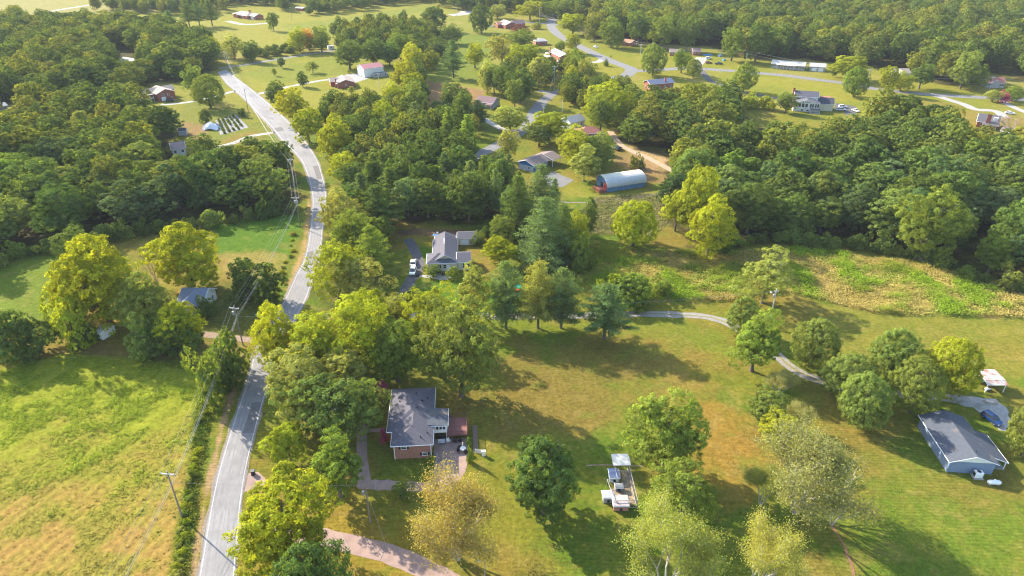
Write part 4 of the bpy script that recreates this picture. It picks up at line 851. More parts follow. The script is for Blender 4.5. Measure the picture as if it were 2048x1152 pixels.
pole(1491, 129, 109, 'pale pole on the far side of the ridge road', 1.2, 1, ARMM)
pole(1733, 171, 138, 'leaning-looking pole beside the ridge road trees', 2.6, 0, ARMM)
pole(1736, 233, 196, 'bare pale pole on the lawn right of the white cars', 0, 0, ARMM)
pole(1977, 184, 153, 'pole in front of the grey stone cottage', 2.6, 0, ARMM)
pole(759, 180, 142, 'pole with white meter boxes beside the metal barn', 0, 1, ARMM)
pole(584, 41, 14, 'dark pole on the far meadow edge', 1.5, 0)
pole(913, 38, 6, 'pale pole left of the tall tree near the top', 1.2, 0, ARMM)
pole(1124, 232, 199, 'slim pole among the dark trees of the curved street', 0, 0, ARMM)
pole(1257, 283, 257, 'slim pole at the bend of the sandy track', 0, 0, ARMM)
sp = G(971, 1185); slp = empty('street_lamp', sp, 0, 'grey street lamp rising at the bottom edge of the picture', 'street lamp')
MB().tube((0, 0, 0), (0, 0, 7.6), .08, .06).build('pole', GALV, slp); MB().tube((0, 0, 7.5), (-.8, .0, 7.7), .035).build('arm', GALV, slp); MB().lathe([(0, .14), (.2, .1), (.24, -.06), (0, -.16)], 10, (-1.0, 0, 7.7)).build('lamp', LAMPG, slp)
ends = [(Vector((-58.5, 40, 0)), 11.5)] + PLS + [(G(330, 96), 11)]
for k, (ox, oz) in enumerate(((-1.2, -.2), (0, .2), (1.2, -.2), (.25, -2.6), (.25, -3.1))):
    m = MB(); rr = (.016, .016, .016, .036, .026)[k]
    for (p, h), (q, h2) in zip(ends[:-1], ends[1:]):
        a_ = Vector((p.x + ox, p.y - .1, h + oz)); b_ = Vector((q.x + ox, q.y - .1, h2 + oz)); n = 12; pts_ = []
        for i in range(n + 1):
            t = i / n; v = a_.lerp(b_, t); v.z -= 4 * t * (1 - t) * (b_ - a_).length * .018; pts_.append(v)
        m.path(pts_, rr, 4)
    tag(m.build('power_line', WIRE), ('left', 'middle', 'right')[k] + ' thin overhead wire of the three on the crossarms along the road' if k < 3 else ('thick bright cable slung low along the roadside poles' if k == 3 else 'second low cable slung just under the thick one'), 'wire', 'wires along the main road')
def wire(pts, label, rr=.02, sag=.02, group=None):
    m = MB()
    for a_, b_ in zip(pts[:-1], pts[1:]):
        a_, b_ = Vector(a_), Vector(b_); q = []
        for i in range(11):
            t = i / 10; v = a_.lerp(b_, t); v.z -= 4 * t * (1 - t) * (b_ - a_).length * sag; q.append(v)
        m.path(q, rr, 4)
    tag(m.build('power_line', WIRE), label, 'wire', group)
p7 = G(741, 1045); wire([PLS[0][0] + Vector((0, 0, 9)), p7 + Vector((0, 0, 9.4))], 'service wire crossing the road to the transformer pole')
wire([p7 + Vector((0, 0, 8)), G(772, 1090)], 'guy wire from the transformer pole down to the lawn', sag=0)
wire([PLS[1][0] + Vector((0, 0, 8.5)), G(1540, 640) + Vector((0, 0, 8.8))], 'long thin wire strung above the gravel lane', .02, .012)
for dz in (9.2, 7.4): wire([G(x_, y_) + Vector((0, 0, dz)) for x_, y_ in ((1281, 110), (1491, 129), (1733, 171), (1977, 184), (2150, 210))], 'upper wire along the ridge road' if dz > 8 else 'lower wire along the ridge road', .035, .015, 'wires along the ridge road')
for dz in (9.0, 7.6): wire([G(x_, y_) + Vector((0, 0, dz)) for x_, y_ in ((1079, 46), (1156, 72), (1281, 110))], 'upper wire along the subdivision street' if dz > 8 else 'lower wire along the subdivision street', .035, .015, 'wires along the subdivision street')
wire([G(1108, 179) + Vector((0, 0, 10)), G(1087, 247) + Vector((0, 0, 9))], 'wire along the curved street', .03)
def mailbox(px, py, label, col=WHITE, ang=0):
    r = empty('mailbox', G(px, py), ang, label, 'mailbox'); MB().bx(-.05, .05, -.05, .05, 0, 1.0).build('post', POLEM, r)
    MB().add([(x, .16 * math.cos(math.pi * i / 6), 1.12 + .16 * math.sin(math.pi * i / 6)) for x in (-.28, .28) for i in range(7)] + [(x, y, .98) for x in (-.28, .28) for y in (.16, -.16)],
        [(0, 1, 2, 3, 4, 5, 6, 15, 14), (13, 12, 11, 10, 9, 8, 7, 16, 17)] + [(i, i + 7, i + 8, i + 1) for i in range(6)] + [(0, 14, 16, 7), (6, 13, 17, 15), (14, 15, 17, 16)]).build('box', col, r); return r
mailbox(533, 899, 'white mailbox beside the road near the leafy trees'); mailbox(530, 835, 'black mailbox in the shade of the road edge', BLACK)
mailbox(1209, 118, 'white mailbox at the bend of the subdivision street'); mailbox(1098, 55, 'brown mailbox high on the subdivision street', BRICK); mailbox(1412, 141, 'dark mailbox opposite the dark driveway', BLACK)
tb = empty('trash_bin', G(507, 949), .2, 'black wheeled trash bin on the pink pad by the road', 'trash bin')
MB().box(0, 0, .5, .62, .7, .95, taper=1.15).build('body', BLACK, tb, bevel=.03); MB().box(.0, 0, 1.02, .76, .86, .09).build('lid', mat('grey_lid', (.09, .09, .11), .5), tb, bevel=.03)
for y in (-.25, .25): MB().lathe([(0, -.04), (.12, -.04), (.12, .04), (0, .04)], 10, (-.3, y, .12), Matrix.Rotation(R(90), 3, 'X')).build('wheel', TYRE, tb)
pal = empty('wooden_rungs', G(521, 631), R(-28), 'pale wooden rack lying on the bare lawn by the road', 'pallet')
for i in range(7): MB().box(-1.5 + i * .5, 0, .1, .18, 1.1, .06).build('slat', ARMM, pal)
for y in (-.45, .45): MB().box(0, y, .035, 3.3, .1, .07).build('runner', ARMM, pal)
# patio things, placed in the house frame
hx = lambda x, y, z=0.03: H1w(x, y, z)
def chair(name, label, p, rz, m, w=.6, group=None):
    r = empty(name, p, rz, label, 'garden chair', group); MB().bx(-w / 2, w / 2, -.28, .28, .40, .46).build('seat', m, r); MB().bx(-w / 2, w / 2, .24, .30, .48, 1.0).build('backrest', m, r)
    for x in (-w / 2 + .04, w / 2 - .04):
        for y in (-.24, .24): MB().bx(x - .02, x + .02, y - .02, y + .02, 0, .40).build('leg', m, r)
        MB().bx(x - .03, x + .03, -.28, .28, .62, .66).build('armrest', m, r)
    return r
CUSH = mat('grey_cushion', (.45, .47, .5), .9, .1, 4)
chair('garden_bench', 'wide cushioned bench under the sunroom', hx(9.9, 4.4), ang + .05, CUSH, 1.5); chair('garden_bench', 'dark cushioned bench just behind the pale one on the patio', hx(9.9, 5.7), ang, IRON, 1.5)
chair('garden_chair', 'white garden chair right of the benches', hx(11.3, 4.7), ang + .6, WHITE, .7)
for i, (x_, y_) in enumerate(((12.7, 4.6), (13.7, 4.6), (15.6, 4.9), (15.7, 4.2))): chair('garden_chair', ['dark chair left of a pair below the deck', 'dark chair right of a pair below the deck', 'dark chair near the deck corner post', 'dark chair next to the deck corner post, nearer the planting'][i], hx(x_, y_), ang + 3 + i, IRON, .6)
t_ = empty('garden_table', hx(14.3, 1.9), 0, 'round white table with an umbrella pole on the patio', 'table'); MB().lathe([(0, .70), (.62, .70), (.62, .74), (0, .74)], 20).build('table_top', WHITE, t_)
MB().tube((0, 0, 0), (0, 0, .70), .05).build('leg', IRON, t_); MB().tube((0, 0, .74), (0, 0, 2.2), .035, .1).build('umbrella_pole', WHITE, t_)
for i, (x_, y_) in enumerate(((13.3, 1.5), (14.9, 1.2), (13.5, 2.7))): chair('garden_chair', ['dark chair left of the round white table', 'dark chair in front of the round white table', 'dark chair behind the round white table'][i], hx(x_, y_), ang + i * 2, IRON, .55)
fp = empty('fire_pit', hx(15.8, .3), 0, 'round dark metal fire pit at the patio corner', 'fire pit'); MB().lathe([(.0, .28), (.35, .3), (.52, .5), (.56, .5), (.50, .25), (.2, .15), (0, .15)], 16).build('bowl', IRON, fp)
for i in range(3): MB().tube((.3 * math.cos(i * 2.1), .3 * math.sin(i * 2.1), .2), (.42 * math.cos(i * 2.1), .42 * math.sin(i * 2.1), 0), .025).build('leg', IRON, fp)
chair('garden_chair', 'dark low chair beside the fire pit', hx(15.0, .9), ang + 1, IRON, .55)
gr = empty('grill', hx(13.4, 6.4), ang, 'long black grill and cover under the deck edge', 'grill'); MB().box(0, 0, .8, 2.4, .7, .5).build('body', BLACK, gr, bevel=.06)
for x in (-1, 1): MB().bx(x - .03, x + .03, -.3, .3, 0, .55).build('leg', IRON, gr)
pf = empty('picket_fence', hx(17.6, .9), ang - .3, 'short run of white pickets at the patio corner', 'fence')
for i in range(7): MB().bx(-.9 + i * .22, -.79 + i * .22, -.02, .02, 0, 1.1).build('picket', WHITE, pf)
MB().bx(-.95, .8, .021, .05, .3, .38).bx(-.95, .8, .021, .05, .8, .88).build('rail', WHITE, pf)
gw = empty('garden_arbor', hx(18.5, .2), ang, 'small white garden cabinet beside the white pickets', 'cabinet'); MB().box(0, 0, .6, .7, .5, 1.2).build('body', WHITE, gw, bevel=.03); MB().box(0, 0, 1.24, .85, .65, .08).build('lid', WHITE, gw)
ww = empty('retaining_wall', hx(8.9, -1.6), ang - .03, 'low pale stone edging left of the patio', 'wall')
for i in range(9): MB().bx(-.15, .15, i * .62 - 2.6, i * .62 - 2.03, 0, .22 + .05 * (i % 3)).build('stone', CONCG, ww)
# planting bed right of the patio
bd = tag(MB().bx(0, 1.0, 0, 8.5, 0, .06).build('planting_bed', DIRT, loc=hx(16.4, 1.2, 0.0), rz=ang), 'narrow soil bed along the right side of the patio', kind='structure')

# kennel run
kp = G(1228, 1016); K = empty('dog_run', (kp.x, kp.y, 0), R(1.5), 'pipe framed animal run with white roof on the lawn', 'pen'); KW, KL = 4.3, 11.2
sheet('straw_floor', [(1228, 1014), (1273, 1008), (1262, 942), (1242, 942), (1244, 975), (1222, 978)], .035, STRAW, 'bare straw floor of the animal run', amp=.06)
for x, y in [(0, 0), (KW, 0), (KW, 2.8), (KW, 5.6), (KW, 8.4), (KW, KL), (1.4, KL), (1.4, 8.4), (1.4, 5.6), (-.6, 5.4), (0, 2.8)]: MB().tube((x, y, 0), (x, y, 1.9), .05, n=5).build('post', GALV, K)
for nm, q in (('rail', [((0, 0, 1.88), (KW, 0, 1.88)), ((KW, 0, 1.88), (KW, KL, 1.88)), ((KW, KL, 1.88), (1.4, KL, 1.88)), ((1.4, KL, 1.88), (1.4, 5.6, 1.88)), ((1.4, 5.6, 1.88), (-.6, 5.4, 1.88)), ((-.6, 5.4, 1.88), (0, 0, 1.88)), ((1.4, 7.7, 1.9), (KW, 7.7, 1.9)), ((-.6, 5.4, 1.9), (1.7, 3.7, 1.9)), ((0, 0, .08), (KW, 0, .08)), ((KW, 0, .08), (KW, KL, .08))]),):
    for a_, b_ in q: MB().tube(a_, b_, .055, n=5).build(nm, GALV, K)
slab(K, 'roof', RWHITE, [(1.1, 8.9, 2.05), (KW + .3, 8.9, 2.05), (KW + .3, KL + .6, 2.35), (1.1, KL + .6, 2.35)])
mesh_ = MB()
for i in range(28): mesh_.tube((KW, i * .4, .1), (KW, i * .4, 1.88), .008, n=3)
for i in range(11): mesh_.tube((i * .4, 0, .1), (i * .4, 0, 1.88), .008, n=3)
mesh_.build('wire_mesh', GALV, K)
def doghouse(name, label, px, py, w, d, h, rise, wm, rm, rz=0):
    r = empty(name, G(px, py), rz, label, 'dog house'); block(r, -w / 2, w / 2, -d / 2, d / 2, h, rise, 'gx', wm, rm, .1); MB().bx(-.25, .25, -d / 2 + .06, -d / 2 + .09, .1, .75).build('doorway', BLACK, r); return r
doghouse('dog_house', 'pale blue dog house with two dark roof hatches left of the white roof', 1227, 956, 2.0, 2.6, 1.2, .4, mat('pale_blue_board', (.42, .50, .56)), mat('slate_panel', (.16, .2, .32)))
doghouse('dog_house', 'square white dog house outside the run', 1215, 999, 2.1, 1.9, 1.3, .25, CONCG, RWHITE, R(3))
doghouse('dog_house', 'small grey dog house inside the run', 1237, 979, 1.5, 1.2, .9, .25, mat('slate_panel', (.16, .2, .32)), GALV)
doghouse('brick_hutch', 'brick walled hutch with flat mottled roof at the near end of the run', 1240, 1012, 2.9, 2.7, 1.3, .15, BRICKP, mat('mottled_roof', (.38, .33, .33), .9, .2, 2, col2=(.08, .08, .09), c2amt=.2, c2scale=1.2))

# play set under the lane trees
ps = empty('play_set', G(1052, 594), R(-15), 'green and red play set between the lane trees', 'play set')
for x in (-2, 2):
    for y in (-1, 1): MB().tube((x, y, 0), (x * .95, 0, 2.4), .07).build('frame_leg', PLGREEN, ps)
MB().tube((-2, 0, 2.4), (2, 0, 2.4), .08).build('top_bar', PLGREEN, ps); MB().box(.6, 0, .6, .5, .3, .06).build('swing_seat', PLRED, ps); MB().box(-2.6, .6, 1.4, 1.5, 1.5, .12).build('platform', PLRED, ps)
MB().add([(-3.5, -.2, 2.9), (-1.7, -.2, 2.9), (-1.7, .6, 3.4), (-3.5, .6, 3.4), (-3.5, 1.4, 2.9), (-1.7, 1.4, 2.9)], [(0, 1, 2, 3), (3, 2, 5, 4)]).build('canopy', PLGREEN, ps)
for x in (-3.3, -1.9):
    for y in (-.1, 1.3): MB().tube((x, y, 0), (x, y, 2.9), .05).build('platform_post', PLGREEN, ps)
# middle house yard
def tarp(name, label, px, py, w, d, h, m, seed=1):
    p = G(px, py); r_ = random.Random(seed); n = 9; vs = []; fs = []
    for i in range(n):
        for j in range(n):
            u, v = i / (n - 1) * 2 - 1, j / (n - 1) * 2 - 1; q = max(0, 1 - (abs(u) ** 2.2 + abs(v) ** 2.2) * .75); vs.append((u * w / 2 * (1 + r_.uniform(-.08, .08)), v * d / 2 * (1 + r_.uniform(-.08, .08)), h * q * (.8 + .4 * r_.random()) + .02))
    for i in range(n - 1):
        for j in range(n - 1): fs.append((i * n + j, (i + 1) * n + j, (i + 1) * n + j + 1, i * n + j + 1))
    o = MB().add(vs, fs).build(name, m, loc=p, rz=R(r_.uniform(-20, 20))); return tag(o, label, 'tarp')
tarp('blue_tarp', 'blue tarp lying on the bare soil behind the cream house', 872, 471, 2.4, 1.4, .5, TARPB, 3)
tarp('white_tarp', 'large white tarp heaped beside the garden rows', 422, 258, 7.5, 5, 3.2, TARP, 4)
tarp('blue_tarp', 'bright blue tarp on the soil near the garden lane', 416, 285, 4, 3, 1.4, TARPB, 5)
tarp('blue_pool_cover', 'bright blue pool cover among the cars below the far wood', 1415, 110, 7, 5, .5, TARPB, 6)
tarp('blue_tarp', 'small blue tarp pile right of the dark blue truck', 1448, 121, 2.4, 2.4, 1.2, TARPB, 8)
tarp('white_tarp', 'beige tarp hung near the blue pile below the far wood', 1440, 113, 3.5, 3, 1.8, STUCCO, 9)
for i, (x_, y_, l_) in enumerate(((893, 472, 'white bucket standing on the bare soil behind the cream house'), (875, 468, 'white crate behind the blue tarp'))):
    o = MB().lathe([(0, .7), (.3, .7), (.26, 0), (0, 0)], 10).build('bucket', WHITE, loc=G(x_, y_)); tag(o, l_, 'bucket')
for i, (x_, y_, w_) in enumerate(((877, 547, 1.6), (888, 550, 1.3), (925, 530, 1.2))):
    r_ = empty('covered_grill', G(x_, y_), i, ['dark covered grill on the cream house patio', 'dark stool near the grill of the cream house', 'dark garden bench right of the cream house door'][i], 'garden furniture'); MB().box(0, 0, .55, w_, .7, .9, taper=.8).build('cover', IRON, r_, bevel=.06); MB().box(0, -.5, .25, w_ * .8, .2, .4).build('shelf', GALV, r_)
# garden rows
fr = []
q0, q1, q2, q3 = [G(*p) for p in ((430, 241), (473, 229), (498, 255), (440, 270))]
gd = empty('vegetable_garden', q0.lerp(q2, .5), 0, 'vegetable plot with pale fabric strips between green rows', 'garden')
for i in range(6):
    u0, u1 = i / 6 + .008, (i + 1) / 6 - .018; cs = [q0.lerp(q1, u0), q0.lerp(q1, u1), q3.lerp(q2, u1), q3.lerp(q2, u0)]
    MB().prism([tuple((c_ - gd.location).xy) for c_ in cs], .0, .045).build('fabric_strip', FABRIC, gd)
pfc = empty('pool_fence', G(985, 54), R(2), 'low white pool fence beside the red brick house', 'fence')
for i in range(12): MB().bx(-6 + i, -5.1 + i, -.05, .05, .1, 1.5).build('panel', WHITE, pfc)
# two people walking on the street
SK = mat('skin', (.35, .2, .14), .6)
def person(px, py, label, top, legs, rz):
    r = empty('person', G(px, py), rz, label, 'person'); r.scale = (1, 1, 1)
    me = bpy.data.meshes.new('body'); P = [(0, 0, .95), (0, 0, 1.2), (0, 0, 1.42), (0, 0, 1.52), (0, .02, 1.66), (.1, 0, .9), (.12, .12, .5), (.12, -.02, .08), (.12, .12, .04), (-.1, 0, .9), (-.12, -.1, .5), (-.12, -.3, .12), (-.12, -.2, .05), (.2, 0, 1.38), (.26, -.06, 1.1), (.25, .08, .86), (-.2, 0, 1.38), (-.26, .08, 1.1), (-.25, .2, .9)]
    Ed = [(0, 1), (1, 2), (2, 3), (3, 4), (0, 5), (5, 6), (6, 7), (7, 8), (0, 9), (9, 10), (10, 11), (11, 12), (2, 13), (13, 14), (14, 15), (2, 16), (16, 17), (17, 18)]
    me.from_pydata(P, Ed, []); me.materials.append(top); o = bpy.data.objects.new('body', me); link(o, r); o.modifiers.new('skin', 'SKIN'); o.modifiers.new('sub', 'SUBSURF').levels = 1
    for i, rr in enumerate((.15, .14, .15, .06, .11, .09, .06, .045, .04, .09, .06, .045, .04, .07, .045, .035, .07, .045, .035)): me.skin_vertices[0].data[i].radius = (rr, rr)
    me.skin_vertices[0].data[0].use_root = True
    MB().lathe([(0, 1.80), (.08, 1.78), (.115, 1.70), (.10, 1.64)], 10, (0, 0, .0)).build('hair', BLACK, r, smooth=True)
    MB().lathe([(.10, .93), (.125, .82), (.10, .5), (.0, .5)], 8, (.1, .02, 0)).lathe([(.10, .93), (.125, .82), (.10, .5), (.0, .5)], 8, (-.1, -.03, 0)).build('trousers', legs, r)
    return r
person(1220.5, 115.5, 'person in dark clothes walking on the left of the street pair', CARD, BLACK, 2.4); person(1223.8, 115, 'person in dark clothes walking on the right of the street pair', IRON, CARD, 2.4)

# ---------------------------------------------------------------- trees
def cards(P, Nn, size, rng, aspect=(.55, .9)):
    """one small leaf-cluster quad at each point"""
    n = len(P); Nn = Nn / (np.linalg.norm(Nn, axis=1, keepdims=True) + 1e-9); a = rng.normal(size=(n, 3)); t = np.cross(Nn, a); t /= np.linalg.norm(t, axis=1, keepdims=True) + 1e-9; b_ = np.cross(Nn, t)
    s1 = size * rng.uniform(.6, 1.25, (n, 1)); s2 = s1 * rng.uniform(*aspect, (n, 1)); t = t * s1 * .5; b_ = b_ * s2 * .5; k = Nn * s1 * .12
    V = np.stack([P - t * .9 - b_ * .55 - k, P + t * .35 - b_ + k * .5, P + t, P - t * .1 + b_], 1).reshape(-1, 3); Q = np.arange(n * 4).reshape(-1, 4); return V, Q
def dirs(n, rng, up=0.0):
    i = np.arange(n) + .5; z = 1 - 2 * i / n; z = z + rng.normal(size=n) * .12; z = np.clip(z + up, -.97, .99); a = i * 2.39996 + rng.uniform(0, 6); r_ = np.sqrt(1 - z * z); return np.stack([r_ * np.cos(a), r_ * np.sin(a), z], 1)
def finish(P, Nn, size, tone, rng, Rr, H, name, asp=(.55, .9), mm=None):
    V, Q = cards(P, Nn, size, rng, asp); V = V / np.array([Rr, Rr, H]); return npmesh(name, V, Q, mm or LEAF, {'tone': ('FACE', tone)})
def broad(seed, n, card, nl=34, Rr=6., H=15., base=.03, ragged=1.0, mm=None, flat=1.0):
    rng = np.random.default_rng(seed); zc = (base + 1) / 2 * H; rz = (1 - base) / 2 * H
    D = dirs(nl, rng, .12); rad = rng.uniform(.60 - .12 * (ragged - 1), 1.0, nl); sk = 1 + .18 * ragged * np.sin(np.arctan2(D[:, 1], D[:, 0]) * 2 + rng.uniform(0, 6))
    Cc = D * np.array([Rr * .72, Rr * .72, rz * .76]) * (rad * sk)[:, None]; Cc[:, 2] = np.where(Cc[:, 2] < 0, Cc[:, 2] * .95, Cc[:, 2] * flat); Cc[:, 2] += zc
    Cc += rng.normal(size=Cc.shape) * .25 * ragged; lr = Rr * rng.uniform(.22, .40, nl); PP = []; NN = []; TT = []
    M_ = []; MN = []; MR = []; MT = []
    for c_, r_ in zip(Cc, lr):
        m = 19; d = dirs(m, rng, .15); p = c_ + d * r_ * rng.uniform(.75, 1.08, (m, 1)) * np.array([1, 1, .85]); M_.append(p); MN.append(d); MR.append(np.full(m, r_ * .34)); MT.append(rng.uniform(0, 1) * .5 + rng.uniform(0, .5, m))
    M_ = np.concatenate(M_); MN = np.concatenate(MN); MR = np.concatenate(MR); MT = np.concatenate(MT)
    dd = np.linalg.norm((M_[:, None, :] - Cc[None]) / np.array([1, 1, .85]), axis=2) / lr[None]; keep = (dd.min(1) > .70) & (M_[:, 2] > base * H * .6); M_, MN, MR, MT = M_[keep], MN[keep], MR[keep], MT[keep]
    k = rng.integers(0, len(M_), n); o3 = rng.normal(size=(n, 3)); o3 /= np.linalg.norm(o3, axis=1, keepdims=True); o3 *= np.where((o3 * MN[k]).sum(1) < -.35, -1, 1)[:, None]
    P = M_[k] + o3 * (MR[k] * rng.uniform(.55, 1.05, n))[:, None] * np.array([1, 1, .85]); Nn = o3 * .75 + MN[k] * .45 + rng.normal(size=(n, 3)) * .30 + np.array([0, 0, .22])
    return finish(P, Nn, card, np.clip(MT[k] + rng.normal(size=n) * .15, 0, 1), rng, Rr, H, 'crown', mm=mm)
def trunkmesh(seed, Rr=6., H=15., base=.12, m=BARK, nb=9, top=.8, r0=.38, spread=.75, stems=1):
    rg = random.Random(seed); mb = MB()
    for s_ in range(stems):
        lean = Vector((rg.uniform(-1, 1), rg.uniform(-1, 1), 0)) * (.04 * H if stems == 1 else .16 * H); pts_ = []
        for i in range(7):
            t = i / 6; q = lean * t ** 1.3 + Vector((rg.uniform(-.15, .15), rg.uniform(-.15, .15), H * top * t)); pts_.append(q if i else Vector((rg.uniform(-.3, .3) * (stems > 1), rg.uniform(-.3, .3) * (stems > 1), 0)))
        rr = [r0 * (1 - .13 * i) / (1 if stems == 1 else 1.5) for i in range(7)]; rr[0] *= 1.3; mb.path(pts_, rr, 7)
        for b_ in range(nb):
            t = rg.uniform(.22, .92); i = min(int(t * 6), 5); st_ = pts_[i].lerp(pts_[i + 1], t * 6 - i); a_ = b_ * 2.4 + rg.uniform(-.4, .4); ln = Rr * spread * rg.uniform(.7, 1.05) * (1.1 - .4 * t)
            e1 = st_ + Vector((math.cos(a_) * ln * .5, math.sin(a_) * ln * .5, ln * .32)); e2 = e1 + Vector((math.cos(a_ + .3) * ln * .5, math.sin(a_ + .3) * ln * .5, ln * .4)); r_ = rr[i] * .42; mb.path([st_, e1, e2], [r_, r_ * .65, r_ * .25], 5)
            e3 = e1 + Vector((math.cos(a_ - .8) * ln * .4, math.sin(a_ - .8) * ln * .4, ln * .3)); mb.path([e1, e3], [r_ * .6, r_ * .2], 4)
    me = bpy.data.meshes.new('trunk'); v = [(x / Rr, y / Rr, z / H) for x, y, z in mb.v]; me.from_pydata(v, [], mb.f); me.materials.append(m); me.polygons.foreach_set('use_smooth', [True] * len(me.polygons)); return me
def pine(seed, n, card, Rr=5., H=19., base=.28, levels=13, tight=.75, dens=6, mm=None, pw=.62, droop=.12):
    rng = np.random.default_rng(seed); rg = random.Random(seed); CP = []; CS = []; mb = MB(); mb.path([(0, 0, 0), (.1, 0, H * .5), (0, 0, H * .97)], [.34, .24, .05], 7)
    for l in range(levels):
        t = l / (levels - 1); z = H * (base + (1 - base) * t) - .3; R0 = Rr * (1 - t) ** pw * rg.uniform(.72, 1.12) + .35
        if l == 0: R0 *= .8
        nb = dens if t < .8 else 4
        for b_ in range(nb):
            a_ = l * 1.3 + b_ * 2 * math.pi / nb + rg.uniform(-.35, .35); L_ = R0 * rg.uniform(.65, 1.1); e = Vector((math.cos(a_) * L_, math.sin(a_) * L_, z + L_ * (.18 - droop) + rg.uniform(-.3, .3)))
            mb.path([(0, 0, z - .5), tuple(e)], [.09 * (1 - t) + .03, .02], 4)
            for q in np.linspace(.32, 1.0, max(2, int(L_ / 1.0))):
                CP.append((e.x * q + rg.uniform(-.3, .3), e.y * q + rg.uniform(-.3, .3), (z - .5) + (e.z - z + .5) * q + .1)); CS.append((.62 + .30 * (1 - q)) * tight)
    CP.append((0, 0, H * .98)); CS.append(.5); CP = np.array(CP); CS = np.array(CS); T_ = rng.uniform(0, 1, len(CP)); k = rng.integers(0, len(CP), n); o = rng.normal(size=(n, 3)) * np.array([1, 1, .42]); P = CP[k] + o * CS[k][:, None] * .8
    out = CP[k] * np.array([1, 1, 0]); out /= np.linalg.norm(out, axis=1, keepdims=True) + 1e-6; Nn = out * .4 + rng.normal(size=(n, 3)) * .5 + np.array([0, 0, .7]); P[:, 2] = np.clip(P[:, 2], .1, H)
    cm = finish(P, Nn, card, np.clip(T_[k] * .7 + rng.uniform(0, .3, n), 0, 1), rng, Rr, H, 'crown', (.35, .6), mm=mm)
    me = bpy.data.meshes.new('trunk'); me.from_pydata([(x / Rr, y / Rr, z / H) for x, y, z in mb.v], [], mb.f); me.materials.append(BARK); return cm, me
def airy(seed, n, card, Rr=6.5, H=14., stems=5, bare=.15, wide=1.0):
    """open crown of fine twigs with visible pale limbs"""
    rg = random.Random(seed); rng = np.random.default_rng(seed); mb = MB(); tips = []
    def grow(p, d, L_, r_, dep):
        n_ = 3; pts_ = [p]
        for i in range(n_): d = (d + Vector((rg.uniform(-.22, .22), rg.uniform(-.22, .22), rg.uniform(-.1, .12)))).normalized(); pts_.append(pts_[-1] + d * L_ / n_)
        mb.path(pts_, [r_, r_ * .85, r_ * .7, r_ * .55], 5 if dep < 2 else 3)
        if dep >= 2: tips.extend(pts_[1:])
        if dep < 4:
            for c_ in range(3 if dep < 3 else 2):
                a_ = rg.uniform(0, 6.28); sp_ = Vector((math.cos(a_), math.sin(a_), rg.uniform(-.15, .35))) * rg.uniform(.55, .95); grow(pts_[rg.choice((2, 3))], (d + sp_).normalized(), L_ * rg.uniform(.62, .8), r_ * .52, dep + 1)
    for s_ in range(stems):
        a_ = s_ * 6.28 / stems + rg.uniform(-.4, .4); grow(Vector((.3 * math.cos(a_), .3 * math.sin(a_), 0)), Vector((math.cos(a_) * .42 * wide, math.sin(a_) * .42 * wide, 1)).normalized(), H * .34, .24, 0)
    T_ = np.array([tuple(t) for t in tips]); hs = T_[:, 2].max(); T_[:, 2] *= H * .95 / hs; rr = np.percentile(np.hypot(T_[:, 0], T_[:, 1]), 97); T_[:, :2] *= Rr * .93 / rr; v = [(x / rr * .93, y / rr * .93, z / hs * .95) for x, y, z in mb.v]
    T_ = T_[(T_[:, 2] > .2 * H) & (rng.random(len(T_)) > bare)]
    k = rng.integers(0, len(T_), n); P = T_[k] + rng.normal(size=(n, 3)) * np.array([.55, .55, .5]); P[:, 2] -= rng.uniform(0, .5, n); Nn = rng.normal(size=(n, 3)) * .7 + np.array([0, 0, .5]) + T_[k] * np.array([.08, .08, 0]); tn = rng.uniform(0, 1, len(T_))
    cm = finish(P, Nn, card, np.clip(tn[k] * .6 + rng.uniform(0, .4, n), 0, 1), rng, Rr, H, 'crown', (.5, .8)); me = bpy.data.meshes.new('trunk'); me.from_pydata(v, [], mb.f); me.materials.append(BARKP); return cm, me
PR = {}
PR['broad'] = [(broad(10 + i, 25000, .325, nl=26 + 5 * (i % 3), ragged=1.3 + .5 * (i % 2)), trunkmesh(10 + i)) for i in range(6)]
PR['full'] = [(broad(20 + i, 28000, .33, nl=40, ragged=1.2, base=-.08), trunkmesh(20 + i)) for i in range(2)]
PR['open'] = [(broad(30 + i, 14000, .33, nl=24, ragged=2.3, base=.06, flat=1.0), trunkmesh(30 + i, nb=14)) for i in range(3)]
PR['round'] = [(broad(40 + i, 22000, .33, nl=64, Rr=6, H=11, base=.0, ragged=.2), trunkmesh(40 + i, H=11)) for i in range(3)]
PR['mid'] = [(broad(50 + i, 10500, .50, nl=(18, 34, 24, 40, 21, 28, 46, 25, 31, 37)[i], ragged=(1.3, .8, 1.9, 1.0, 2.2, 1.4, .7, 1.7, 1.1, 1.5)[i], base=-.04, flat=(1, .8, 1.1, .9, 1.15, 1, .75, 1, 1.1, .85)[i]), trunkmesh(50 + i, nb=5)) for i in range(10)]
PR['pine'] = [pine(60 + i, 10500, .46) for i in range(4)]
PR['pinem'] = [pine(70 + i, 5000, .72) for i in range(4)]
PR['spruce'] = [pine(80 + i, 15000, .42, Rr=6, H=19, base=.06, levels=20, tight=.85, dens=8, pw=.75, droop=.2) for i in range(2)]
PR['lollipop'] = [pine(85 + i, 12000, .42, Rr=5, H=13, base=.24, levels=11, tight=.95, dens=8, pw=.42) for i in range(2)]
PR['airy'] = [airy(90 + i, 26000, .20, stems=4 + i) for i in range(3)]
PR['cedar'] = [(broad(100 + i, 4200, .34, nl=22, Rr=2.6, H=7, base=.0, ragged=.6), trunkmesh(100 + i, Rr=2.6, H=7, nb=2, r0=.15)) for i in range(2)]
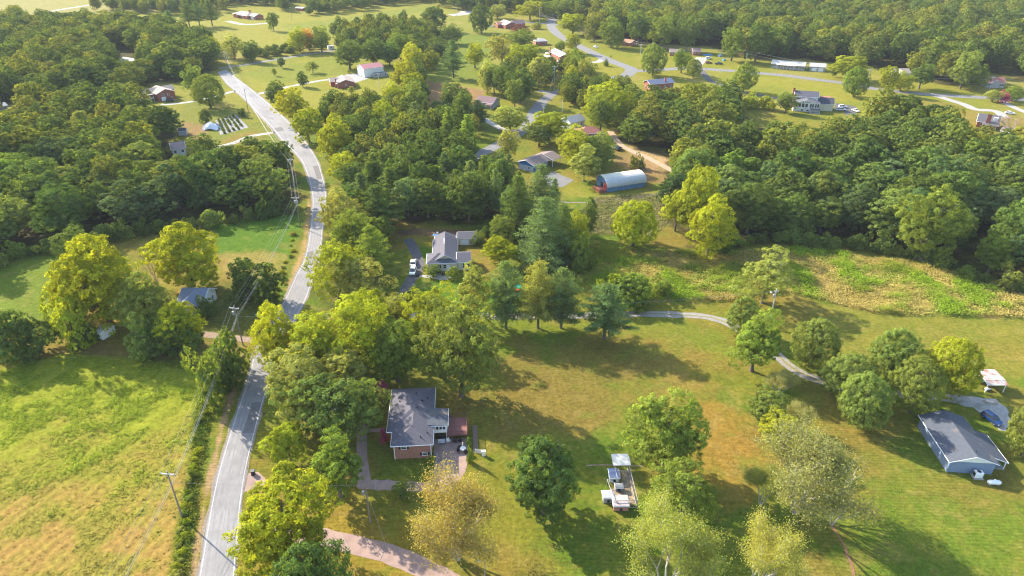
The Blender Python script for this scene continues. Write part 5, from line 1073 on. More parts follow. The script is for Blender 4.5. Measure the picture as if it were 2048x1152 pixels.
PR['bush'] = [(broad(110 + i, 4500, .36, nl=18, Rr=3.5, H=4.5, base=-.15, ragged=2.2), trunkmesh(110 + i, Rr=3.5, H=4.5, nb=6, r0=.14, stems=2)) for i in range(4)]
PR['bare'] = [airy(120, 900, .24, stems=5)]
TN = dict(yg=(.135, .152, .012), yel=(.145, .158, .010), mg=(.084, .112, .018), dg=(.055, .080, .018), ol=(.092, .110, .022), bg=(.064, .094, .032), tan=(.128, .132, .044), gold=(.142, .125, .036), lg=(.132, .142, .032), gg=(.084, .108, .024), vd=(.040, .062, .022), og=(.22, .12, .03), pk=(.22, .04, .10), rd=(.12, .055, .042))
ADJ = dict(yg='bright yellow-green', yel='golden yellow', mg='fresh green', dg='dark green', ol='olive green', bg='blue-green', tan='tan and olive', gold='golden brown', lg='pale green', gg='grey-green', vd='very dark green', og='orange', pk='pink', rd='dark red')
NM = dict(full='broadleaf_tree', broad='broadleaf_tree', open='broadleaf_tree', round='round_maple', mid='broadleaf_tree', pine='pine_tree', pinem='pine_tree', spruce='spruce_tree', lollipop='pine_tree', airy='twiggy_tree', cedar='cedar_tree', bush='bush', bare='bare_tree')
CAT = dict(full='tree', broad='tree', open='tree', round='tree', mid='tree', pine='pine tree', pinem='pine tree', spruce='spruce tree', lollipop='pine tree', airy='tree', cedar='cedar', bush='bush', bare='tree')
BASES = []; cnt = {}
def tree(kind, loc, w, h, tint, label, group=None, jitter=.12, rng=rnd):
    pr = PR[kind]; i = cnt.get(kind, rng.randrange(9)); cnt[kind] = i + 1; cm, tm = pr[i % len(pr)]
    r = empty(NM[kind], (loc[0], loc[1], 0), rng.uniform(0, 6.28), label, CAT[kind], group); r.scale = (w / 2, w / 2, h)
    o = bpy.data.objects.new('crown', cm); link(o, r); t = TN[tint]; f_ = 1 + rng.uniform(-jitter, jitter); g_ = 1 + rng.uniform(-jitter, jitter) * .6
    f_ *= 2.2; o.color = (t[0] * f_ * g_, t[1] * f_, t[2] * f_, 1)
    if kind not in ('bush', 'cedar') or w > 6: link(bpy.data.objects.new('trunk', tm), r)
    BASES.append((loc[0], loc[1], w / 2)); return r
def T(kind, x, yt, yb, wpx, tint, label, group=None):
    """tree whose crown top shows at row yt, foot at row yb, width in photo pixels"""
    p = G(x, yb); h = max(.8, hgt(x, yb, yt)); ymid = (yt + yb) / 2; w = wpx / (F / (p.y * math.cos(TH) + (CAMH - h * .5) * math.sin(TH)))
    return tree(kind, p, w * 1.04, h, tint, label, group)
HAND = [
 # foreground
 ('full', 1083, 872, 1026, 155, 'dg', 'dark green maple standing alone right of the brick patio'),
 ('airy', 915, 935, 1118, 215, 'gold', 'golden twiggy tree between the patio and the bottom drive'),
 ('broad', 682, 876, 992, 112, 'mg', 'leafy green tree left of the upper pink drive'),
 ('broad', 588, 958, 1150, 205, 'yg', 'large bright green tree over the bottom of the road'),
 ('broad', 640, 1090, 1250, 150, 'dg', 'dark green tree at the bottom edge below the bright one'),
 ('broad', 612, 700, 838, 160, 'lg', 'tall pale green tree beside the road left of the brick house'),
 ('open', 672, 745, 885, 175, 'gg', 'grey-green open tree touching the brick house roof'),
 ('broad', 583, 850, 928, 92, 'yg', 'low yellow-green tree near the white mailbox'),
 ('open', 735, 745, 852, 75, 'gg', 'small tree against the left wall of the brick house'),
 ('broad', 562, 612, 742, 98, 'yel', 'bright yellow-green tree overhanging the road at the junction'),
 ('broad', 640, 632, 752, 125, 'yg', 'yellow-green tree next to the one overhanging the road'),
 ('open', 722, 585, 742, 150, 'yg', 'pale green tree north of the brick house roof'),
 ('open', 690, 690, 790, 120, 'lg', 'shorter pale tree just behind the roof of the brick house'),
 ('broad', 795, 640, 762, 110, 'mg', 'green tree left of the big olive tree'),
 ('open', 858, 560, 690, 110, 'yg', 'sunlit pale tree above the big olive tree'),
 ('broad', 923, 605, 792, 162, 'ol', 'big rounded olive green tree right of the brick house roof'),
 ('open', 800, 590, 660, 70, 'lg', 'small pale tree at the foot of the dark drive'),
 ('open', 950, 520, 650, 80, 'lg', 'leftmost tall tree of the row along the gravel lane'),
 ('lollipop', 1012, 524, 657, 78, 'bg', 'second tall tree of the lane row, with a bare dark trunk'),
 ('lollipop', 1076, 524, 656, 82, 'lg', 'third tall tree of the lane row, vine round its trunk'),
 ('lollipop', 1122, 538, 656, 84, 'bg', 'fourth tall tree of the lane row, grey-green'),
 ('pine', 1208, 570, 678, 108, 'bg', 'spreading blue-green pine at the right end of the lane row'),
 ('spruce', 1088, 396, 536, 136, 'bg', 'large blue-green spruce right of the cream house'),
 ('spruce', 1080, 330, 460, 112, 'bg', 'tall spruce just behind the largest one'),
 ('spruce', 1035, 352, 478, 96, 'dg', 'dark spruce left of the tall spruces'),
 ('spruce', 1124, 410, 524, 88, 'dg', 'dark spruce on the right flank of the largest spruce'),
 ('broad', 1006, 428, 500, 58, 'ol', 'small olive tree left of the spruces'),
 ('broad', 1000, 470, 532, 72, 'yel', 'small yellow tree left of the largest spruce'),
 ('broad', 1152, 425, 500, 52, 'yg', 'bright shrubby tree right of the spruces'),
 ('bush', 1160, 480, 540, 60, 'mg', 'green thicket at the foot of the spruces'),
 ('cedar', 1178, 395, 472, 34, 'dg', 'dark vine-covered column of a tree by the stony ditch'),
 ('round', 1266, 404, 492, 95, 'yel', 'round yellow-green tree alone in the rough grass'),
 ('bush', 1258, 553, 606, 98, 'mg', 'large dark green bush above the gravel lane'),
 ('bush', 1222, 556, 600, 50, 'yg', 'bush on the left of the large green one above the lane'),
 ('bush', 1320, 560, 592, 45, 'mg', 'low bush at the left end of the tan meadow'),
 ('open', 1525, 503, 606, 122, 'lg', 'pale airy tree standing alone at the meadow edge'),
 ('round', 1482, 598, 668, 66, 'gg', 'smaller grey-green tree behind the green one at the lane bend'),
 ('broad', 1503, 626, 742, 114, 'mg', 'bright green tree at the bend of the gravel lane'),
 ('round', 1621, 644, 733, 94, 'gg', 'round maple standing alone just right of the lane'),
 ('round', 1687, 714, 798, 102, 'gg', 'round maple at the left of the maple cluster'),
 ('round', 1778, 664, 758, 96, 'gg', 'round maple at the back of the maple cluster'),
 ('round', 1716, 754, 852, 94, 'gg', 'nearest round maple of the cluster'),
 ('round', 1818, 722, 824, 98, 'ol', 'round maple in the middle of the maple cluster'),
 ('round', 1890, 682, 784, 100, 'yg', 'yellowest round maple at the right of the cluster'),
 ('round', 2043, 812, 912, 84, 'ol', 'round tree cut by the right edge beside the blue house'),
 ('broad', 1325, 792, 942, 148, 'mg', 'tall irregular green tree behind the white roofed run'),
 ('open', 1352, 945, 1050, 160, 'mg', 'low spreading green tree beside the animal run'),
 ('airy', 1330, 1012, 1190, 195, 'lg', 'feathery pale tree at the bottom edge below the run'),
 ('airy', 1512, 1022, 1190, 150, 'lg', 'feathery yellowish tree at the bottom edge, right of the pale one'),
 ('airy', 1590, 846, 1024, 250, 'tan', 'big multi-stemmed tan birch with pale visible trunks'),
 ('airy', 1520, 930, 1010, 90, 'gg', 'low grey-green growth left of the pale birch trunks'),
 ('bare', 1662, 970, 1050, 100, 'tan', 'nearly bare twiggy shrub right of the birch trunks'),
 ('broad', 1528, 784, 858, 76, 'gg', 'grey-green tree at the top of the birch group'),
 ('broad', 1547, 824, 896, 92, 'yg', 'bright green tree just behind the big birch'),
 ('airy', 1597, 803, 858, 58, 'tan', 'small brownish tree behind the big birch'),
 ('airy', 1555, 736, 792, 70, 'tan', 'thin brownish tree left of the lane near the maples'),
 # left side
 ('full', 220, 466, 645, 166, 'yel', 'big golden yellow tree on the left'),
 ('broad', 160, 540, 640, 90, 'yel', 'yellow tree at the left foot of the biggest golden one'),
 ('full', 388, 438, 578, 140, 'yel', 'tall yellow tree behind the old farmhouse'),
 ('full', 305, 542, 668, 112, 'ol', 'olive tree between the golden tree and the farmhouse'),
 ('bare', 315, 474, 570, 44, 'dg', 'vine-draped dead snag between the two yellow trees'),
 ('full', 368, 600, 694, 96, 'yel', 'yellow-green tree in front of the farmhouse roof'),
 ('bush', 300, 640, 708, 90, 'gg', 'grey-green brambles left of the farmhouse tree'),
 ('bush', 350, 640, 706, 100, 'dg', 'dark brambles below the farmhouse tree'),
 ('broad', 168, 458, 545, 84, 'dg', 'dark tree with yellow top at the wood edge'),
 ('cedar', 495, 512, 588, 52, 'dg', 'dark pointed cedar beside the road field'),
 ('bush', 532, 540, 600, 84, 'dg', 'dark mass of shrubs right of the pointed cedar'),
 ('bush', 490, 552, 596, 60, 'dg', 'dark shrub at the foot of the pointed cedar'),
 ('bush', 412, 598, 632, 42, 'dg', 'dark shrub against the farmhouse corner'),
 ('bush', 404, 618, 640, 26, 'mg', 'small clipped shrub in front of the farmhouse corner'),
 ('bush', 458, 676, 752, 84, 'mg', 'roadside shrub clump below the dirt track'),
 ('bush', 428, 715, 806, 78, 'mg', 'shrub clump at the corner of the hay field'),
 ('bush', 462, 712, 775, 62, 'dg', 'darker shrub clump against the road edge'),
 ('bush', 28, 626, 712, 110, 'dg', 'dark shrub mass at the left edge of the picture'),
 ('bush', 85, 640, 706, 90, 'dg', 'second shrub mass from the left edge'),
 ('bush', 150, 600, 690, 90, 'yg', 'sunlit shrub left of the small white shed'),
 ('bush', 175, 645, 684, 56, 'dg', 'dark shrub hiding the small white shed'),
 ('round', 422, 150, 216, 62, 'ol', 'rounded olive tree beside the red brick house drive'),
 ('broad', 394, 130, 196, 40, 'gg', 'slim grey-green tree behind the rounded olive one'),
 ('broad', 250, 166, 206, 50, 'gg', 'flat grey-green tree left of the red brick house'),
 ('bush', 413, 218, 246, 26, 'dg', 'dark shrub beside the white tarp'), ('bush', 484, 218, 233, 18, 'dg', 'small round shrub near the garden corner'),
 ('cedar', 606, 143, 174, 24, 'dg', 'dark pointed cedar left of the small brick house'), ('cedar', 564, 114, 136, 17, 'vd', 'small black-green cedar on the far lawn'),
 ('open', 626, 120, 146, 26, 'ol', 'small thin tree on the lawn right of the far cedar'), ('open', 549, 134, 152, 12, 'ol', 'tiny young tree on the far lawn'),
 ('open', 703, 172, 190, 16, 'lg', 'young tree before the small brick house'),
 ('broad', 556, 162, 216, 44, 'dg', 'dark tree at the roadside near the white driveway'), ('broad', 588, 172, 246, 66, 'yel', 'yellowish tree on the right of the road'),
 ('broad', 618, 212, 284, 74, 'yg', 'bushy yellow-green tree on the right of the road bend'), ('broad', 676, 236, 330, 76, 'yg', 'tall yellow-green tree where the road straightens'),
 ('broad', 702, 232, 312, 70, 'dg', 'dark green tree behind the tall yellow-green one'), ('broad', 742, 222, 290, 60, 'dg', 'dark tree at the front of the big lawn'),
 ('broad', 775, 205, 278, 64, 'yg', 'sunlit tree at the right front of the big lawn'), ('broad', 692, 300, 374, 66, 'yg', 'leaning yellow-green tree over the road'),
 ('broad', 712, 322, 390, 70, 'gg', 'grey-green tree at the front of the middle wood'),
 ('broad', 692, 384, 480, 92, 'lg', 'pale green tree overhanging the road south of the bend'), ('open', 680, 470, 598, 118, 'yg', 'pale feathery tree beside the bright road'),
 ('open', 722, 505, 606, 110, 'lg', 'pale tree inside the roadside row'), ('pine', 752, 452, 568, 84, 'mg', 'tall pine left of the dark drive'),
 ('pine', 760, 372, 468, 92, 'dg', 'dark pine behind the tall one left of the drive'), ('broad', 716, 420, 520, 90, 'mg', 'green tree behind the pale roadside row'),
 ('bush', 820, 582, 604, 22, 'dg', 'clipped dark shrub right of the dark drive'), ('bush', 784, 584, 610, 26, 'dg', 'dark shrub left of the dark drive'),
 ('bush', 907, 534, 557, 26, 'mg', 'round bright shrub in front of the cream house'), ('bush', 866, 534, 552, 34, 'gg', 'flower shrubs at the corner of the cream house'),
 ('bush', 958, 465, 490, 32, 'gg', 'shrub right of the cream shed'), ('cedar', 972, 452, 478, 22, 'dg', 'dark shrub at the corner of the cream shed'),
 # rows and cluster in the upper middle
 ('broad', 802, 66, 118, 60, 'mg', 'top tree of the row right of the metal barn'), ('broad', 828, 88, 150, 52, 'yg', 'second tree of the row right of the metal barn'),
 ('broad', 812, 118, 186, 56, 'yel', 'yellow tree in the row right of the metal barn'), ('broad', 830, 140, 205, 54, 'yg', 'broad tree in the middle of the barn row'),
 ('broad', 790, 166, 222, 48, 'yel', 'yellow-green tree leaning over the lawn in the barn row'), ('broad', 832, 165, 236, 52, 'ol', 'olive tree near the front of the barn row'), 
 ('cedar', 815, 190, 250, 34, 'dg', 'dark cedar in front of the barn row'),
 ('broad', 700, 78, 138, 62, 'dg', 'dark round tree behind the metal barn, leftmost'), ('broad', 748, 76, 130, 56, 'dg', 'dark tree behind the metal barn roof'), ('broad', 780, 82, 132, 50, 'dg', 'dark tree right behind the metal barn'),
 ('broad', 870, 10, 62, 62, 'dg', 'dark tree at the top left of the deep lawn'), ('broad', 903, 50, 88, 44, 'dg', 'dark rounded tree left of the deep lawn'), ('broad', 878, 82, 120, 40, 'vd', 'very dark tree on the deep lawn'),
 ('round', 963, 9, 66, 46, 'dg', 'tall round tree standing alone near the top'), ('pine', 907, 80, 156, 52, 'bg', 'blue-green pine on the deep lawn'),
 ('broad', 950, 84, 136, 42, 'yg', 'sunlit tree left of the pale willow'), ('open', 1003, 66, 136, 62, 'lg', 'pale feathery willow in the upper middle'),
 ('broad', 1042, 60, 98, 56, 'mg', 'low green tree behind the pale willow'), ('broad', 1048, 84, 148, 76, 'yg', 'wide yellow-green tree right of the pale willow'),
 ('broad', 1078, 108, 176, 60, 'lg', 'pale green tree before the two-level brick house'), ('broad', 975, 122, 186, 42, 'lg', 'tree left of the grey column tree'),
 ('broad', 988, 128, 190, 40, 'gg', 'grey dusty tree in the street cluster'), ('broad', 1010, 126, 196, 46, 'dg', 'dark tree in the street cluster'),
 ('broad', 1040, 140, 208, 62, 'dg', 'dark broad tree beside the curved street'), ('broad', 1030, 155, 216, 40, 'ol', 'olive tree at the front of the street cluster'),
 ('broad', 1144, 64, 106, 34, 'yg', 'small cone shaped tree by the subdivision street'), ('broad', 1148, 102, 158, 48, 'mg', 'green tree right of the two-level brick house'),
 ('broad', 1172, 118, 176, 42, 'lg', 'pale tree above the curved street'), ('broad', 1145, 130, 180, 32, 'yg', 'small bright tree above the curved street'),
 ('bush', 1212, 120, 132, 12, 'dg', 'small clipped bush at the street bend'), ('bush', 1073, 45, 58, 22, 'lg', 'pale shrub beside the brown roofed brick house'), ('bush', 1040, 50, 62, 34, 'rd', 'dark red shrubs beside the brown roofed brick house'),
 ('round', 1305, 90, 152, 52, 'ol', 'rounded olive tree at the street junction'), ('round', 1386, 118, 156, 32, 'ol', 'rounded tree at the top of the dark driveway'), ('broad', 1362, 100, 146, 40, 'mg', 'thin green tree near the street junction'),
 ('round', 1486, 128, 184, 48, 'mg', 'round green tree beside the dark driveway'), ('round', 1706, 136, 194, 48, 'mg', 'round tree on the lawn above the white cars'),
 ('broad', 1692, 108, 160, 76, 'yg', 'bright green tree right of the grey garage'), ('cedar', 1668, 130, 154, 14, 'dg', 'narrow dark tree beside the grey garage'),
 ('broad', 1770, 128, 188, 40, 'yg', 'tall bright tree by the ridge road'), ('broad', 1800, 145, 182, 42, 'yg', 'lower bright tree right of the tall one by the ridge road'),
 ('broad', 1838, 128, 178, 52, 'dg', 'dark tree right of the white cottage'), ('pinem', 1955, 128, 181, 34, 'mg', 'cone shaped tree left of the stone cottage'),
 ('broad', 1920, 100, 178, 60, 'ol', 'tall olive tree at the ridge road'), ('round', 2023, 172, 202, 34, 'mg', 'small round tree right of the pink crape myrtle'),
 ('broad', 1984, 180, 204, 32, 'lg', 'pale shrubby tree beside the ridge road'), ('bush', 2005, 186, 205, 22, 'pk', 'pink flowering crape myrtle near the right edge'),
 ('bare', 2008, 222, 270, 60, 'rd', 'bare twiggy reddish tree near the right edge'),
 ('broad', 1570, 182, 226, 44, 'ol', 'olive tree hiding the left of the white two-storey house'), ('broad', 1752, 200, 234, 20, 'og', 'orange tinted tree right of the bare pole'),
 ('bush', 1500, 190, 216, 40, 'yg', 'hedge bush at the left of the far lawn hedge'), ('bush', 1530, 192, 218, 36, 'yg', 'hedge bush at the right of the far lawn hedge'), ('bush', 1468, 188, 212, 34, 'yg', 'hedge bush nearest the round driveway tree'),
 ('broad', 1212, 166, 248, 98, 'yg', 'large yellow-green tree beyond the red roofed house'), ('broad', 1200, 188, 268, 60, 'mg', 'green tree tucked behind the red roofed house'),
 ('broad', 1020, 210, 262, 66, 'lg', 'pale round tree in front of the curved street'), ('broad', 1018, 258, 322, 42, 'lg', 'slim pale tree left of the blue house'),
 ('broad', 1096, 220, 284, 84, 'yg', 'broad yellow-green tree above the blue house'), ('broad', 1078, 245, 292, 60, 'gg', 'dusty grey-green tree behind the blue house'),
 ('broad', 1150, 256, 330, 80, 'yg', 'yellow-green tree right of the blue house'), ('broad', 1168, 292, 362, 72, 'lg', 'pale green tree over the carport yard'), ('broad', 1196, 266, 336, 64, 'ol', 'olive tree beside the parked silver car'),
 ('bush', 1268, 312, 336, 26, 'ol', 'olive shrub left behind the arched barn'), ('bush', 1282, 318, 336, 18, 'dg', 'dark shrub behind the arched barn'), ('broad', 1358, 312, 362, 42, 'ol', 'olive tree at the end of the sandy track'),
 ('broad', 905, 160, 230, 48, 'dg', 'leftmost dark pine-like tree by the brown roofed house'), ('lollipop', 928, 182, 248, 50, 'dg', 'dark umbrella shaped pine by the brown roofed house'), ('lollipop', 956, 200, 254, 44, 'vd', 'dark pine beside the pale walk'), ('broad', 880, 198, 244, 50, 'vd', 'very dark tree over the shaded car'),
 ('broad', 1415, 400, 512, 98, 'yel', 'golden front tree at the left corner of the right wood'), ('broad', 1350, 382, 462, 60, 'yg', 'yellow-green tree at the left tip of the right wood'), ('broad', 1385, 330, 470, 100, 'yg', 'tall yellow-green tree behind the golden corner tree'),
 ('broad', 1840, 382, 520, 125, 'mg', 'tall bright green tree standing out of the right wood'), ('broad', 1975, 468, 545, 70, 'mg', 'small green tree before the right wood near the right edge'),
 ('bush', 765, 762, 792, 30, 'pk', 'pink flowering shrub at the back corner of the brick house'), ('bush', 769, 862, 886, 16, 'pk', 'small pink shrub at the front corner of the brick house'), ('bush', 866, 912, 926, 12, 'yg', 'leafy plant at the patio corner of the brick house'),
 ('bush', 940, 898, 924, 14, 'mg', 'green shrub in the bed right of the patio'), ('bush', 938, 874, 892, 12, 'mg', 'low shrub near the deck corner'), ('bush', 806, 966, 990, 40, 'gg', 'hazy grey-green shrub below the upper pink drive'),
 ('broad', 548, 22, 62, 26, 'mg', 'leaning tree right of the long ranch house'), ('broad', 600, 56, 104, 44, 'yg', 'tree at the left of the lane copse'), ('broad', 620, 58, 102, 34, 'og', 'orange tinted tree of the lane copse'), ('broad', 644, 50, 104, 40, 'mg', 'tree at the right of the lane copse'),
 ('open', 428, 68, 112, 40, 'yg', 'thin yellow tree left of the far pole'), ('open', 470, 66, 118, 56, 'lg', 'thin pale tree right of the far pole'), ('broad', 505, 82, 124, 36, 'dg', 'dark shrubby tree along the side lane'), ('cedar', 393, 60, 96, 18, 'vd', 'dark cedar near the end of the main road'),
 ('pine', 380, 0, 56, 36, 'dg', 'first dark pine by the ranch house field'), ('pine', 400, 4, 54, 34, 'bg', 'second dark pine by the ranch house field'), ('pine', 425, 0, 52, 34, 'dg', 'third dark pine by the ranch house field'), ('pine', 342, 20, 56, 30, 'bg', 'pale blue pine left of the dark pines'),
 ('broad', 1145, 24, 70, 60, 'yg', 'sunlit tree at the top of the subdivision street'), ('broad', 1188, 28, 82, 50, 'ol', 'tall olive tree on the far side of the subdivision street'), ('broad', 1222, 36, 95, 54, 'mg', 'tall green tree opposite the driving white car'),
 ('broad', 1275, 22, 90, 56, 'dg', 'tall tree right of the orange roofed bungalow'), ('broad', 1320, 30, 98, 50, 'mg', 'tall tree left of the brown bungalow'), ('broad', 1372, 34, 102, 46, 'dg', 'tall dark tree between the two brown bungalows'),
 ('broad', 1462, 52, 122, 56, 'mg', 'tall tree right of the dark blue truck'), ('broad', 1510, 40, 124, 60, 'dg', 'tall tree behind the left end of the long ranch house'), ('broad', 1110, 0, 34, 50, 'mg', 'tall tree above the end of the subdivision street'), ('broad', 1060, 2, 40, 56, 'yg', 'tall yellow-green tree behind the brown roofed brick house'),
 ('broad', 995, 8, 38, 44, 'lg', 'pale tree behind the white pool fence'), ('broad', 1120, 82, 104, 26, 'mg', 'small tree above the two-level brick house'), ('broad', 1208, 198, 236, 40, 'ol', 'olive tree in the gap above the red roofed house'),
 ('bush', 545, 420, 432, 12, 'yg', 'tiny bush on the field edge by the road'),
]
for h_ in HAND: T(*h_)
rl_ = random.Random(21)
# scrub along the road ditch
for i in range(46):
    y_ = 470 + 700 * (i / 45) if i > 11 else 470 + 11 * i; f_y = [(470, 594), (590, 556), (640, 530), (800, 408), (880, 394), (960, 382), (1040, 366), (1180, 346)]
    if 620 < y_ < 790: continue
    x_ = float(np.interp(y_, [q_[0] for q_ in f_y], [q_[1] for q_ in f_y])) + rl_.uniform(-10, 10); w_ = rl_.uniform(.8, 2.3) * (1 if i % 4 else 1.5); t_ = rl_.choice(['yg', 'yg', 'lg', 'mg'])
    tree('bush', G(x_, y_), w_, w_ * rl_.uniform(.35, .6), t_, 'low %s scrub bush on the ditch bank beside the road' % ADJ[t_], 'scrub bushes along the road ditch', rng=rl_)
for nm_, L_e in (('the left roadside wood', [(-60, 552), (0, 530), (130, 500), (200, 487), (430, 454), (585, 426)]), ('the right wood', [(1440, 508), (1480, 498), (1560, 490), (1650, 498), (1760, 506), (1850, 524), (1930, 556), (2060, 592)])):
    E_ = spline([G(*p) for p in L_e], 4.2)
    for i, p in enumerate(E_):
        w_ = rl_.uniform(4, 8); t_ = rl_.choice(['dg', 'mg', 'dg', 'gg', 'ol']); tree('bush', (p.x + rl_.uniform(-1, 1), p.y + rl_.uniform(0, 3), 0), w_, w_ * rl_.uniform(.55, .9), t_, '%s shrub on the front edge of %s' % (ADJ[t_], nm_), 'shrubs on the edge of ' + nm_, rng=rl_)
# planting in the garden rows and flower beds
for i in range(90):
    u, v = rl_.choice([.155, .325, .49, .66, .82]), rl_.random(); p = q0.lerp(q1, u).lerp(q3.lerp(q2, u), v); tree('bush', p, rl_.uniform(1.0, 2.0), rl_.uniform(.6, 1.1), rl_.choice(['mg', 'dg', 'mg']), 'leafy vegetable plant in the fabric-covered garden rows', 'vegetable plants of the garden', rng=rl_)

# woods: fill the wooded ground with individual trees, the nearest ones each their own object, those far off as one mass
def infield(P, x, y): return sdist(np.array([x]), np.array([y]), P)[0] > 0
def dist_road(x, y):
    return min((Vector((x, y)) - (a_ + b_) / 2).length for a_, b_ in zip(A_[::6], B_[::6]))
def fill(poly, sp, seed, tints, name, hr=(14, 20), wr=(9, 13), pines=.0, edge=.0):
    P = gpoly(poly) if not isinstance(poly, np.ndarray) else poly; rg = random.Random(seed); x0, y0 = P.min(0); x1, y1 = P.max(0); x0, x1, y1 = max(x0, -900), min(x1, 900), min(y1, 1150); pts_ = []; yy_ = y0; row = 0
    while yy_ < y1:
        xx = x0 + (row % 2) * sp / 2
        while xx < x1: pts_.append((xx + rg.uniform(-.38, .38) * sp, yy_ + rg.uniform(-.38, .38) * sp)); xx += sp
        yy_ += sp * .87; row += 1
    A2 = np.array(pts_); ok = sdist(A2[:, 0], A2[:, 1], P) > .5; out = []
    B2 = np.array(BASES)
    for (x, y) in A2[ok]:
        px_, py_ = PX(x, y)
        if px_ < -140 or px_ > 2190: continue
        if len(B2) and (np.hypot(B2[:, 0] - x, B2[:, 1] - y) < B2[:, 2] * .55 + sp * .3).any(): continue
        w = rg.uniform(*wr); h = rg.uniform(*hr) * (.75 + .25 * min(1, w / wr[1]))
        if any(q[0] < px_ < q[1] and q[2] < py_ < q[3] for q in KEEP): continue
        good = False
        for sh in (1, .82, .64):
            tx, ty = PX(x, y, h * sh); sc = F / (y * math.cos(TH) + CAMH * math.sin(TH)); hwid = w * sh * sc * .42
            if not any(tx + hwid > q[0] and tx - hwid < q[1] and ty < q[3] and py_ - 2 > q[2] for q in VIS): good = True; break
        if not good: continue
        out.append((x, y, w * sh, h * sh, rg.choice(tints), 'pinem' if rg.random() < pines else 'mid', name))
    return out
VIS = [(1040, 1118, 300, 342), (1586, 1722, 178, 229), (1490, 1590, 222, 244), (286, 352, 168, 206), (412, 500, 228, 268), (712, 772, 122, 158), (652, 712, 144, 180), (560, 640, 112, 200), (1110, 1180, 42, 96), (1180, 1262, 96, 148), (1074, 1110, 181, 205), (966, 1000, 284, 306), (1283, 1640, 132, 162), (1640, 1760, 145, 180), (1860, 2060, 184, 200), (1954, 2000, 218, 250), (850, 946, 474, 545), (806, 960, 460, 478), (950, 988, 184, 218), (1160, 1205, 254, 268), (1300, 1350, 150, 170), (1542, 1652, 118, 146), (1240, 1262, 74, 86), (1974, 2012, 155, 176), (1200, 1295, 338, 385), (1240, 1340, 292, 325), (238, 262, 106, 116), (0, 14, 208, 216), (346, 372, 283, 300), (355, 372, 256, 263), (464, 540, 17, 44), (994, 1052, 30, 60), (1072, 1095, 74, 90), (1098, 1120, 95, 112), (590, 606, 9, 16), (655, 668, 80, 92), (500, 548, 262, 276), (1140, 1160, 222, 246), (1400, 1450, 104, 130), (1388, 1402, 95, 102), (860, 905, 150, 200), (900, 985, 100, 160)]
KEEP = [(225, 272, 98, 126), (-30, 25, 204, 220), (275, 400, 170, 235), (338, 376, 255, 305), (1138, 1260, 228, 300), (1284, 1356, 140, 188), (1940, 2060, 228, 285), (1236, 1268, 72, 95), (1330, 1475, 90, 140), (1965, 2020, 146, 185), (1780, 1830, 134, 158), (990, 1055, 26, 66), (572, 615, 4, 30), (450, 560, 12, 60), (648, 676, 78, 100)]
WL = []
WL += fill(WOOD1, 12.6, 1, ['dg', 'dg', 'mg', 'vd', 'gg', 'ol', 'dg', 'dg'], 'the left roadside wood', (14, 21), (14, 22), pines=.02)
WL += fill(WOOD1B, 13, 2, ['dg', 'ol', 'mg', 'gg', 'dg', 'mg', 'ol'], 'the upper left wood', (12, 19), (13, 21), .04)
WL += fill(WOOD2, 9.6, 3, ['dg', 'bg', 'bg', 'mg', 'gg', 'dg'], 'the middle pine wood', (13, 20), (10, 15), .33)
WL += fill(WOOD5, 12.8, 4, ['dg', 'dg', 'mg', 'ol', 'gg', 'vd', 'dg', 'dg', 'bg'], 'the right wood', (14, 22), (14, 22), .02)
WL += fill(WOOD6, 14.5, 5, ['dg', 'dg', 'mg', 'ol', 'gg', 'mg', 'bg'], 'the far wood beyond the ridge road', (16, 25), (15, 24), .03)
WL += fill([(300, 2), (560, -20), (600, 8), (580, 26), (460, 24), (440, 30), (300, 30), (180, 22)], 13, 6, ['dg', 'mg', 'ol', 'lg'], 'the trees behind the ranch house', (12, 18), (10, 14), .2)
WL += fill([(560, -30), (900, -30), (860, 4), (760, 14), (700, 26), (600, 34), (560, 22)], 13, 7, ['dg', 'mg', 'ol', 'lg'], 'the far hedge line at the top', (10, 15), (10, 14), .1)
WL += fill([(860, -30), (1128, -30), (1128, 22), (1075, 34), (1000, 26), (900, 22), (860, 8)], 12, 8, ['dg', 'mg', 'bg', 'dg'], 'the trees behind the pool fence', (14, 20), (10, 14), .2)
WL += fill([(540, 118), (660, 98), (668, 90), (640, 86), (560, 98), (475, 114), (470, 122)], 9, 9, ['dg', 'mg', 'yg'], 'the hedgerow along the side lane', (4, 7), (6, 9))
WL += fill([(655, 78), (800, 54), (830, 66), (860, 90), (860, 108), (790, 108), (690, 118), (660, 104)], 11, 10, ['dg', 'mg', 'ol'], 'the trees behind the metal barn', (13, 18), (9, 13))
WL += fill([(820, 205), (960, 215), (985, 262), (940, 290), (870, 262), (790, 262), (830, 238)], 10, 11, ['dg', 'mg', 'vd', 'yg'], 'the grove below the brown roofed house', (12, 17), (9, 12), .2)
WL += fill([(960, 118), (1130, 150), (1100, 176), (1040, 216), (1000, 204), (960, 176)], 10, 12, ['dg', 'mg', 'ol', 'yg'], 'the street cluster trees', (11, 16), (8, 11))
WL += fill([(1120, 150), (1215, 160), (1240, 190), (1200, 230), (1140, 225), (1108, 205), (1130, 185)], 10, 13, ['dg', 'mg', 'ol', 'yg'], 'the trees inside the street bend', (11, 16), (8, 11))
WL += fill([(1000, 350), (1050, 372), (1130, 400), (1130, 430), (1060, 500), (1010, 480), (980, 440)], 8.5, 14, ['bg', 'dg', 'bg'], 'the pine clump beside the cream house', (16, 20), (7, 9), .8)
WL += fill([(1340, 140), (1400, 150), (1398, 186), (1350, 190), (1300, 192), (1262, 200), (1215, 232), (1230, 190), (1290, 186), (1352, 176)], 10, 15, ['yg', 'mg', 'dg'], 'the belt below the slate roofed house', (11, 15), (8, 12))
